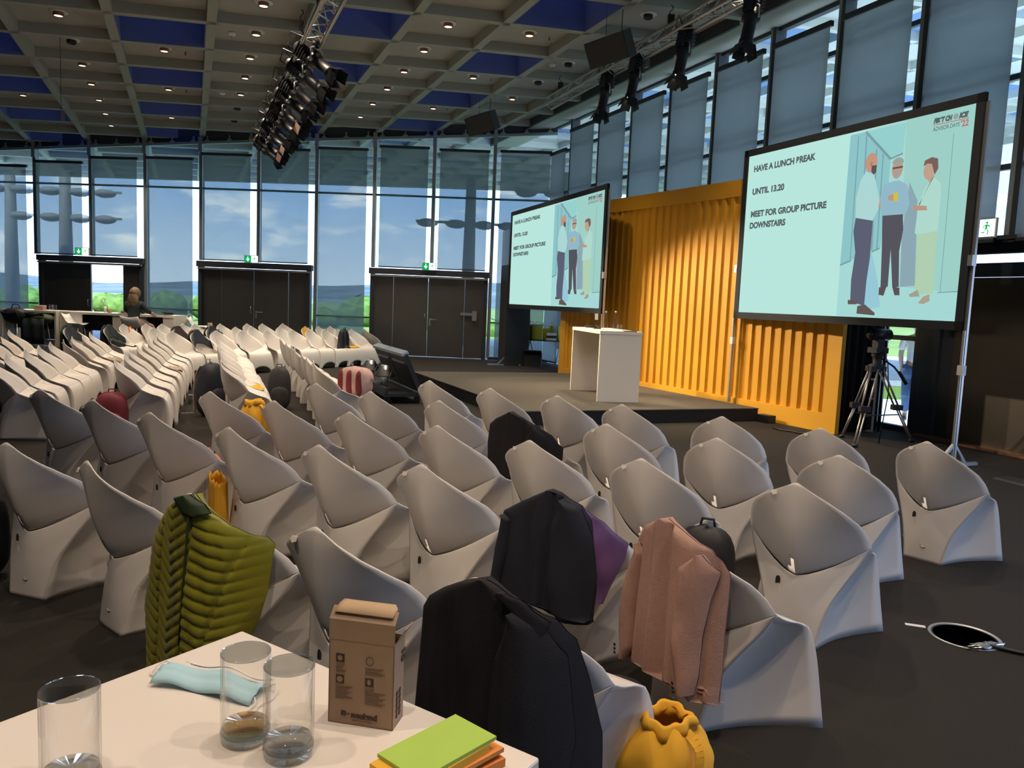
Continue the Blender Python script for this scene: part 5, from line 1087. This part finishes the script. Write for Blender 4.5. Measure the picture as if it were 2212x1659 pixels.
# ------------------------------------------------------------------ trolley with two monitors beside the stage
t = thing('monitor_trolley', 'black rolling trolley with two tilted monitors beside the stage', 'trolley', (-2.05, 13.05, 0), math.atan2(-5.09, 2.18))
f = MB(); f.box((0, 0, .14), (1.9, .62, .05)); f.box((0, -.27, .20), (1.9, .05, .1)); f.build('base', M['black'], t)
for x in (-.85, .85):
    for y in (-.24, .24): f = MB(); f.tube([(x-.015, y, .055), (x+.015, y, .055)], .055, 14); f.box((x, y, .11), (.05, .07, .04)); f.build('caster', M['baggrey'], t)
for k, x in enumerate((-.5, .5)):
    tilt = Matrix.Translation((x, .12, .5)) @ Matrix.Rotation(R(24), 4, 'X')
    f = MB(); f.box((0, 0, 0), (1, 1, 1), mtx=tilt @ Matrix.Diagonal((.97, .07, .62, 1))); mo = f.build('monitor', M['black'], t)
    f = MB(); f.box((0, 0, 0), (1, 1, 1), mtx=tilt @ Matrix.Translation((0, .037, 0)) @ Matrix.Diagonal((.92, .004, .56, 1))); f.build('display', M['lens'], mo)
    f = MB(); f.box((0, 0, 0), (1, 1, 1), mtx=tilt @ Matrix.Translation((0, -.0, .315)) @ Matrix.Diagonal((.97, .11, .05, 1))); f.box((0, 0, 0), (1, 1, 1), mtx=tilt @ Matrix.Translation((0, -.045, .17)) @ Matrix.Diagonal((.75, .02, .025, 1))); f.build('top_bar', M['alu'], mo)
    f = MB()
    for dx in (-.06, .06): f.cyl((x+dx-.1, -.18, .16), (x+dx-.1, -.18, .56), .045, 14)
    f.build('column', M['alu'], t)
    f = MB(); f.lathe([(.03, .56), (.10, .50), (.17, .40), (.18, .385), (.16, .385), (.09, .48), (.02, .54)], n=20, mtx=Matrix.Translation((x-.1, -.18, 0))); f.build('cover', M['black'], t)
    f = MB(); f.tube(smooth([(x+.1, -.1, .5), (x+.2, -.2, .35), (x+.05, -.25, .22), (x-.2, -.2, .2)], 14), .010, 6); f.build('cable', M['black'], t)
tag(MB().box((-2.9, 13.9, .0015), (.12, .03, .003), .4).build('paper_strip', M['white']), 'white paper strip on the carpet left of the monitor trolley', 'paper')
# ------------------------------------------------------------------ corner: side table with yellow paper bags, crate
t = thing('folding_table', 'folding side table with yellow paper bags under the left projection screen', 'table', (.86, 21.25, 0), R(-8))
MB().box((0, 0, .66), (1.15, .5, .03)).build('tabletop', M['slate'], t)
for x in (-.42, .42):
    for sg in (-1, 1): f = MB(); f.cyl((x, 0, .65), (x+.13*sg, .16*sg, 0), .013, 8); f.build('leg', M['mullion'], t)
M['limebag'] = mat('yellow_green_paper', (.46, .44, .04), .7); 
for k, (x, y, w) in enumerate(((-.40, .05, .2), (-.24, -.08, .26), (.02, .12, .2), (.22, .10, .22), (.42, -.02, .22))):
    b_ = thing('paper_bag', 'yellow-green paper carrier bag, %s from left on the side table' % ORD[k], 'bag', (.86+x, 21.25+y, .676), R(-8+6*k), 'paper bags on the side table'); h = .38 if k != 2 else .3
    f = MB(); f.hexa([(-w/2, -.05, 0), (w/2, -.05, 0), (w/2, .05, 0), (-w/2, .05, 0), (-w/2-.01, -.03, h), (w/2+.01, -.03, h), (w/2+.01, .03, h), (-w/2-.01, .03, h)]); f.build('body', M['limebag'], b_)
    for y_ in (-.03, .03): f = MB(); f.tube(smooth([(-.05, y_, h), (-.045, y_, h+.08), (.045, y_, h+.08), (.05, y_, h)], 10), .004, 5); f.build('handle', M['limebag'], b_)
for k in range(3): tag(MB().box((1.0, 21.08, .70+.07*k), (.26, .16, .066), R(-6+5*k)).build('white_carton', M['white'] if k != 1 else M['slate']), ['lowest white carton in front of the paper bags', 'dark carton in the middle before the paper bags', 'top white carton in front of the paper bags'][k], 'carton', 'cartons on the side table')
t = thing('grey_crate', 'grey lidded crate on the floor under the side table', 'crate', (.53, 20.72, 0), R(-6)); MB().box((0, 0, .15), (.44, .36, .30)).build('body', M['baggrey'], t); f = MB(); f.box((0, 0, 0), (1, 1, 1), mtx=Matrix.Translation((0, -.12, .34)) @ Matrix.Rotation(R(-28), 4, 'X') @ Matrix.Diagonal((.46, .34, .02, 1))); f.build('lid', M['baggrey'], t)
# ------------------------------------------------------------------ bar tables at the far left
def bar_table(x0, x1, y, label):
    w = x1-x0; t = thing('white_bar_table', label, 'table', ((x0+x1)/2, y, 0), 0, 'bar tables by the open door')
    MB().box((0, 0, .995), (w, .75, .05)).build('tabletop', M['whitelam'], t)
    for x in (-w/2+.02, w/2-.02): MB().box((x, 0, .485), (.04, .73, .97)).build('end_panel', M['whitelam'], t)
    MB().box((0, .1, .78), (w-.1, .03, .38)).build('modesty_panel', M['baggrey'], t); return t
bar_table(-11.62, -10.35, 18.15, 'leftmost white bar table by the open door'); t = bar_table(-10.32, -8.90, 18.25, 'white bar table in front of the open door'); MB().box((-.44, -.34, .485), (.45, .03, .97)).build('front_panel', M['whitelam'], t); MB().box((.60, -.34, .485), (.24, .03, .97)).build('front_panel', M['whitelam'], t)
t = bar_table(-8.62, -7.75, 18.3, 'white bar table to the right of the seated person'); MB().box((.30, -.34, .485), (.24, .03, .97)).build('front_panel', M['whitelam'], t)
def stool(x, y, rz, label, seat_m):
    t = thing('bar_stool', label, 'stool', (x, y, 0), rz, 'bar stools at the bar tables'); rows = []
    for i in range(9):
        q = i/8; yy = -.2+.4*q; zz = .74+.22*max(0, (q-.62)/.38)**1.5; rows.append([(u_*.2, yy, zz+.035*u_*u_) for u_ in [k/6-1 for k in range(13)]])
    MB().grid(rows).build('seat_shell', seat_m, t, .012)
    for sx in (-1, 1):
        for sy in (-1, 1): MB().cyl((sx*.13, sy*.12, .735), (sx*.2, sy*.2, 0), .011, 8).build('leg', M['alu'], t)
    f = MB(); f.tube([(-.17, -.17, .25), (.17, -.17, .25), (.17, .17, .25), (-.17, .17, .25), (-.17, -.17, .25)], .009, 6); f.build('footrest', M['alu'], t); return t
stool(-10.95, 17.3, R(170), 'bar stool with a dark bag on it at the left picture edge', M['black']); stool(-10.55, 17.45, R(185), 'bar stool carrying a dark olive jacket', M['black'])
stool(-9.9, 17.75, R(90), 'white empty bar stool before the open door', M['white']); stool(-7.52, 18.7, R(100), 'white empty bar stool right of the bar tables', M['white'])
ws = stool(-8.44, 17.45, R(180), 'bar stool the person is sitting on', M['white'])
t = thing('dark_bag', 'dark bag on the leftmost bar stool', 'bag', (-10.95, 17.3, .79)); f = MB(); f.blob((0, 0, .13), (.25, .17, .15), 20, 12, .06, 3, 5, p=2.6); f.build('body', M['bagblack'], t); f = MB(); f.tube([(-.1, 0, .26), (-.06, 0, .36), (.06, 0, .36), (.1, 0, .26)], .01, 6); f.build('handle', M['bagblack'], t)
t = thing('olive_jacket', 'dark olive jacket draped over a bar stool', 'jacket', (-10.55, 17.45, .78)); f = MB(); f.blob((.02, 0, .08), (.32, .2, .1), 22, 12, .10, 3, 7, p=2.2); f.build('body', M['darkgreen'], t)
f = MB(); f.grid([[(-.26+.05*k, -.2-.02*math.sin(k*1.3), z) for k in range(11)] for z in (.08, -.1, -.3, -.48)]); f.build('hanging_side', M['darkcloth'], t, .02)
for k, (x, y, lab, h) in enumerate(((-10.92, 18.05, 'tall clear bottle on the leftmost bar table', .26), )):
    bottle((x, y, 1.02), lab, h, .04)
for k, (x, y, lab) in enumerate(((-10.62, 18.05, 'left glass at the right end of the leftmost bar table'), (-10.50, 18.0, 'right glass at the right end of the leftmost bar table'), (-9.62, 18.2, 'glass on the bar table before the open door'))):
    t = thing('drinking_glass', lab, 'glass', (x, y, 1.02), group='glasses on the bar tables'); MB().lathe([(0, .002), (.035, .002), (.037, .13), (.034, .13), (.032, .01), (0, .01)], n=16).build('body', M['tumbler'], t); MB().lathe([(.0342, .127), (.0378, .127), (.0378, .131), (.0342, .131)], n=16).build('rim', M['rim'], t)
t = thing('pink_caddy', 'small pink box beside the bottle on the leftmost bar table', 'box', (-10.83, 18.0, 1.02)); MB().box((0, 0, .05), (.2, .14, .1)).build('body', M['pink'], t); MB().box((0, 0, .104), (.21, .15, .01)).build('lid', M['white'], t)
t = thing('table_lamp', 'small white tap-like dispenser at the end of the bar table before the door', 'dispenser', (-9.5, 18.3, 1.02)); t.name = 'dispenser'; MB().cyl((0, 0, 0), (0, 0, .14), .03, 12).build('body', M['white'], t); MB().tube([(0, 0, .14), (-.03, 0, .2), (-.06, 0, .30)], .012, 8).build('spout', M['white'], t)
t = thing('small_bowl', 'small bowl on the bar table in front of the open door', 'bowl', (-9.30, 18.1, 1.02)); MB().lathe([(0, 0), (.04, 0), (.045, .02), (.08, .08), (.074, .08), (.04, .025), (0, .02)], n=18).build('body', M['beige'], t); MB().blob((0, 0, .07), (.06, .06, .02), 10, 6).build('food', M['brown'], t)
t = thing('serving_plate', 'plate with snacks on the bar table beside the person', 'plate', (-8.95, 18.05, 1.02)); MB().lathe([(0, .0), (.09, .0), (.13, .015), (.12, .018), (0, .008)], n=20).build('plate', M['white'], t); MB().blob((0, 0, .03), (.07, .06, .025), 10, 6, .1).build('snacks', M['brown'], t)
t = thing('open_laptop', 'dark laptop on the bar table right of the person', 'laptop', (-8.08, 18.15, 1.02), R(-20)); MB().box((0, 0, .008), (.32, .22, .014)).build('base', M['slate'], t); f = MB(); f.box((0, 0, 0), (1, 1, 1), mtx=Matrix.Translation((0, .14, .04)) @ Matrix.Rotation(R(68), 4, 'X') @ Matrix.Diagonal((.32, .01, .1, 1))); f.build('lid', M['slate'], t)

# ------------------------------------------------------------------ people
def skin(name, nodes, edges, m, parent, root=0, sub=2):
    me = bpy.data.meshes.new(name); me.from_pydata([n[:3] for n in nodes], edges, []); o = bpy.data.objects.new(name, me); COL.objects.link(o); me.materials.append(m)
    o.modifiers.new('skin', 'SKIN'); o.modifiers['skin'].use_smooth_shade = True
    if not me.skin_vertices: me.attributes.new('skin', 'FLOAT', 'POINT')
    for k, n in enumerate(nodes):
        sv = me.skin_vertices[0].data[k]; r = n[3]; sv.radius = (r, n[4] if len(n) > 4 else r); sv.use_root = (k == root)
    s_ = o.modifiers.new('sub', 'SUBSURF'); s_.levels = sub; s_.render_levels = sub
    if parent: o.parent = parent
    return o
M['skin'] = mat('skin', (.48, .29, .21), .55); M['hair'] = mat('light_brown_hair', (.20, .13, .075), .6, bump=.6, bscale=60, noise=.3); M['shirtdark'] = mat('dark_green_top', (.018, .03, .028), .8); M['floral'] = mat('grey_floral_skirt', (.13, .13, .15), .8, noise=.7, nscale=14); M['jean'] = mat('blue_jeans', (.035, .075, .17), .8, noise=.15); M['shirtw'] = mat('white_shirt', (.7, .72, .74), .7)
M['shoe'] = mat('dark_shoe', (.04, .035, .03), .6)
def person(label, loc, rz, nodes, edges, name='person'):
    t = thing(name, label, 'person', loc, rz); skin('body', nodes, edges, M['skin'], t); return t
# seated person (local: faces +Y, seat at z .76)
nodes = [(0, 0, .86, .13, .12), (0, .01, .98, .115, .10), (0, .03, 1.12, .125, .10), (0, .05, 1.26, .13, .09), (0, .06, 1.35, .055), (0, .085, 1.43, .05), (0, .10, 1.50, .085, .10), (0, .10, 1.575, .075, .09),
 (-.17, .05, 1.275, .055), (-.24, .12, 1.12, .045), (-.26, .30, 1.07, .036), (-.19, .46, 1.065, .028), (.17, .05, 1.275, .055), (.25, .10, 1.14, .046), (.30, .24, 1.075, .037), (.20, .44, 1.07, .028),
 (-.10, .08, .83, .095), (-.13, .44, .80, .075), (-.13, .46, .50, .055), (-.13, .42, .31, .04), (-.13, .52, .275, .035), (.10, .08, .83, .095), (.17, .42, .78, .075), (.24, .45, .48, .055), (.26, .40, .31, .04), (.27, .50, .275, .035)]
edges = [(0, 1), (1, 2), (2, 3), (3, 4), (4, 5), (5, 6), (6, 7), (3, 8), (8, 9), (9, 10), (10, 11), (3, 12), (12, 13), (13, 14), (14, 15), (0, 16), (16, 17), (17, 18), (18, 19), (19, 20), (0, 21), (21, 22), (22, 23), (23, 24), (24, 25)]
pr = person('person with light brown hair in a dark top seated at the bar tables', (-8.44, 17.45, -.02), R(-8), nodes, edges)
tn = [(0, 0, .84, .15, .14), (0, .01, .98, .132, .115), (0, .03, 1.12, .142, .115), (0, .05, 1.27, .140, .10), (0, .065, 1.345, .065), (-.18, .05, 1.28, .066), (-.245, .12, 1.13, .058), (-.26, .24, 1.085, .052), (.18, .05, 1.28, .066), (.255, .10, 1.15, .058), (.295, .20, 1.095, .052)]
skin('shirt', tn, [(0, 1), (1, 2), (2, 3), (3, 4), (3, 5), (5, 6), (6, 7), (3, 8), (8, 9), (9, 10)], M['shirtdark'], pr)
skin('skirt', [(0, .02, .88, .16, .15), (0, .08, .83, .16, .14), (-.12, .28, .81, .105), (-.14, .46, .70, .10), (.12, .28, .81, .105), (.17, .44, .70, .10), (0, .30, .80, .09)], [(0, 1), (1, 2), (2, 3), (1, 4), (4, 5), (1, 6)], M['floral'], pr)
f = MB(); f.blob((0, .07, 1.52), (.115, .125, .135), 22, 16, .02, 5, 2); f.blob((0, .0, 1.36), (.125, .075, .19), 20, 14, .05, 6, 4); f.build('hair', M['hair'], pr)
f = MB(); f.tube([(0, .20, 1.50), (0, .215, 1.485), (0, .205, 1.47)], .014, 8, rs=[.008, .014, .012]); f.build('nose', M['skin'], pr)
f = MB()
for sx in (-1, 1): f.blob((sx*.033, .188, 1.518), (.013, .008, .008), 8, 6)
f.build('eye', M['slot'], pr); MB().box((0, .193, 1.445), (.045, .008, .010)).build('mouth', mat('lips', (.35, .12, .11), .5), pr)
for sx, xb, yb, zb in ((-1, -.19, .46, 1.065), (1, .20, .44, 1.07)):
    for k, (dx, L_) in enumerate(((-.022, .06), (-.007, .072), (.009, .068), (.024, .055))): MB().tube(smooth([(xb+dx, yb+.01, zb), (xb+dx*1.2, yb+.05, zb-.002), (xb+dx*1.2, yb+.02+L_*1.1, zb-.018)], 6), .0085, 7).build('finger', M['skin'], pr)
    MB().tube([(xb-sx*.02, yb, zb), (xb-sx*.045, yb+.03, zb-.006), (xb-sx*.045, yb+.06, zb-.014)], .0095, 7).build('thumb', M['skin'], pr)
for x, y in ((-.13, .50), (.27, .48)): f = MB(); f.blob((x, y+.02, .27), (.045, .12, .04), 14, 8); f.build('shoe', M['shoe'], pr)
# walker outside behind the glass
nodes = [(0, 0, .95, .13, .11), (0, 0, 1.10, .125, .10), (0, .01, 1.28, .14, .10), (0, .01, 1.42, .14, .09), (0, .01, 1.50, .055), (0, .03, 1.56, .05), (0, .04, 1.64, .085, .10), (0, .04, 1.72, .075, .09), (-.18, 0, 1.42, .055), (-.23, -.03, 1.16, .045), (-.22, .08, .94, .034), (-.22, .12, .86, .03), (.18, 0, 1.42, .055), (.23, -.04, 1.16, .045), (.21, -.10, .93, .034), (.21, -.11, .85, .03), (-.09, 0, .90, .095), (-.10, .14, .50, .07), (-.10, .02, .09, .045), (-.10, .14, .05, .04), (.09, 0, .90, .095), (.10, -.03, .50, .07), (.10, -.24, .14, .045), (.10, -.14, .05, .04)]
edges = [(0, 1), (1, 2), (2, 3), (3, 4), (4, 5), (5, 6), (6, 7), (3, 8), (8, 9), (9, 10), (10, 11), (3, 12), (12, 13), (13, 14), (14, 15), (0, 16), (16, 17), (17, 18), (18, 19), (0, 20), (20, 21), (21, 22), (22, 23)]
pw = person('person in white shirt and blue jeans walking outside behind the glass side light', (6.72, 13.15, -.1), R(150), nodes, edges)
skin('shirt', [(0, 0, .98, .155, .13), (0, 0, 1.12, .145, .12), (0, .01, 1.28, .155, .12), (0, .01, 1.43, .15, .10), (-.185, 0, 1.425, .07), (-.23, -.03, 1.2, .062), (.185, 0, 1.425, .07), (.23, -.04, 1.2, .062)], [(0, 1), (1, 2), (2, 3), (3, 4), (4, 5), (3, 6), (6, 7)], M['shirtw'], pw)
skin('trousers', [(0, 0, .97, .15, .125), (-.09, 0, .90, .11), (-.10, .14, .50, .082), (-.10, .02, .12, .062), (.09, 0, .90, .11), (.10, -.03, .50, .082), (.10, -.23, .17, .062)], [(0, 1), (1, 2), (2, 3), (0, 4), (4, 5), (5, 6)], M['jean'], pw)
f = MB(); f.blob((0, .02, 1.72), (.10, .12, .085), 18, 12, .02, 4, 2); f.build('hair', M['brown'], pw); f = MB(); f.tube([(0, .135, 1.66), (0, .155, 1.645), (0, .14, 1.63)], .012, 8); f.build('nose', M['skin'], pw)
for sx, xb, yb, zb in ((-1, -.22, .12, .86), (1, .21, -.11, .85)):
    for k, dx in enumerate((-.022, -.007, .009, .024)): MB().tube([(xb+dx*.5, yb+dx, zb), (xb+dx*.5, yb+dx+.008, zb-.05), (xb+dx*.4, yb+dx+.02, zb-.085-.006*(k % 2))], .0085, 7).build('finger', M['skin'], pw)
    MB().tube([(xb, yb+.03, zb), (xb-sx*.01, yb+.05, zb-.03), (xb-sx*.012, yb+.052, zb-.055)], .0095, 7).build('thumb', M['skin'], pw)
for x, y, z in ((-.10, .10, .04), (.10, -.16, .06)): f = MB(); f.blob((x, y, z), (.045, .13, .045), 14, 8); f.build('shoe', M['shoe'], pw)
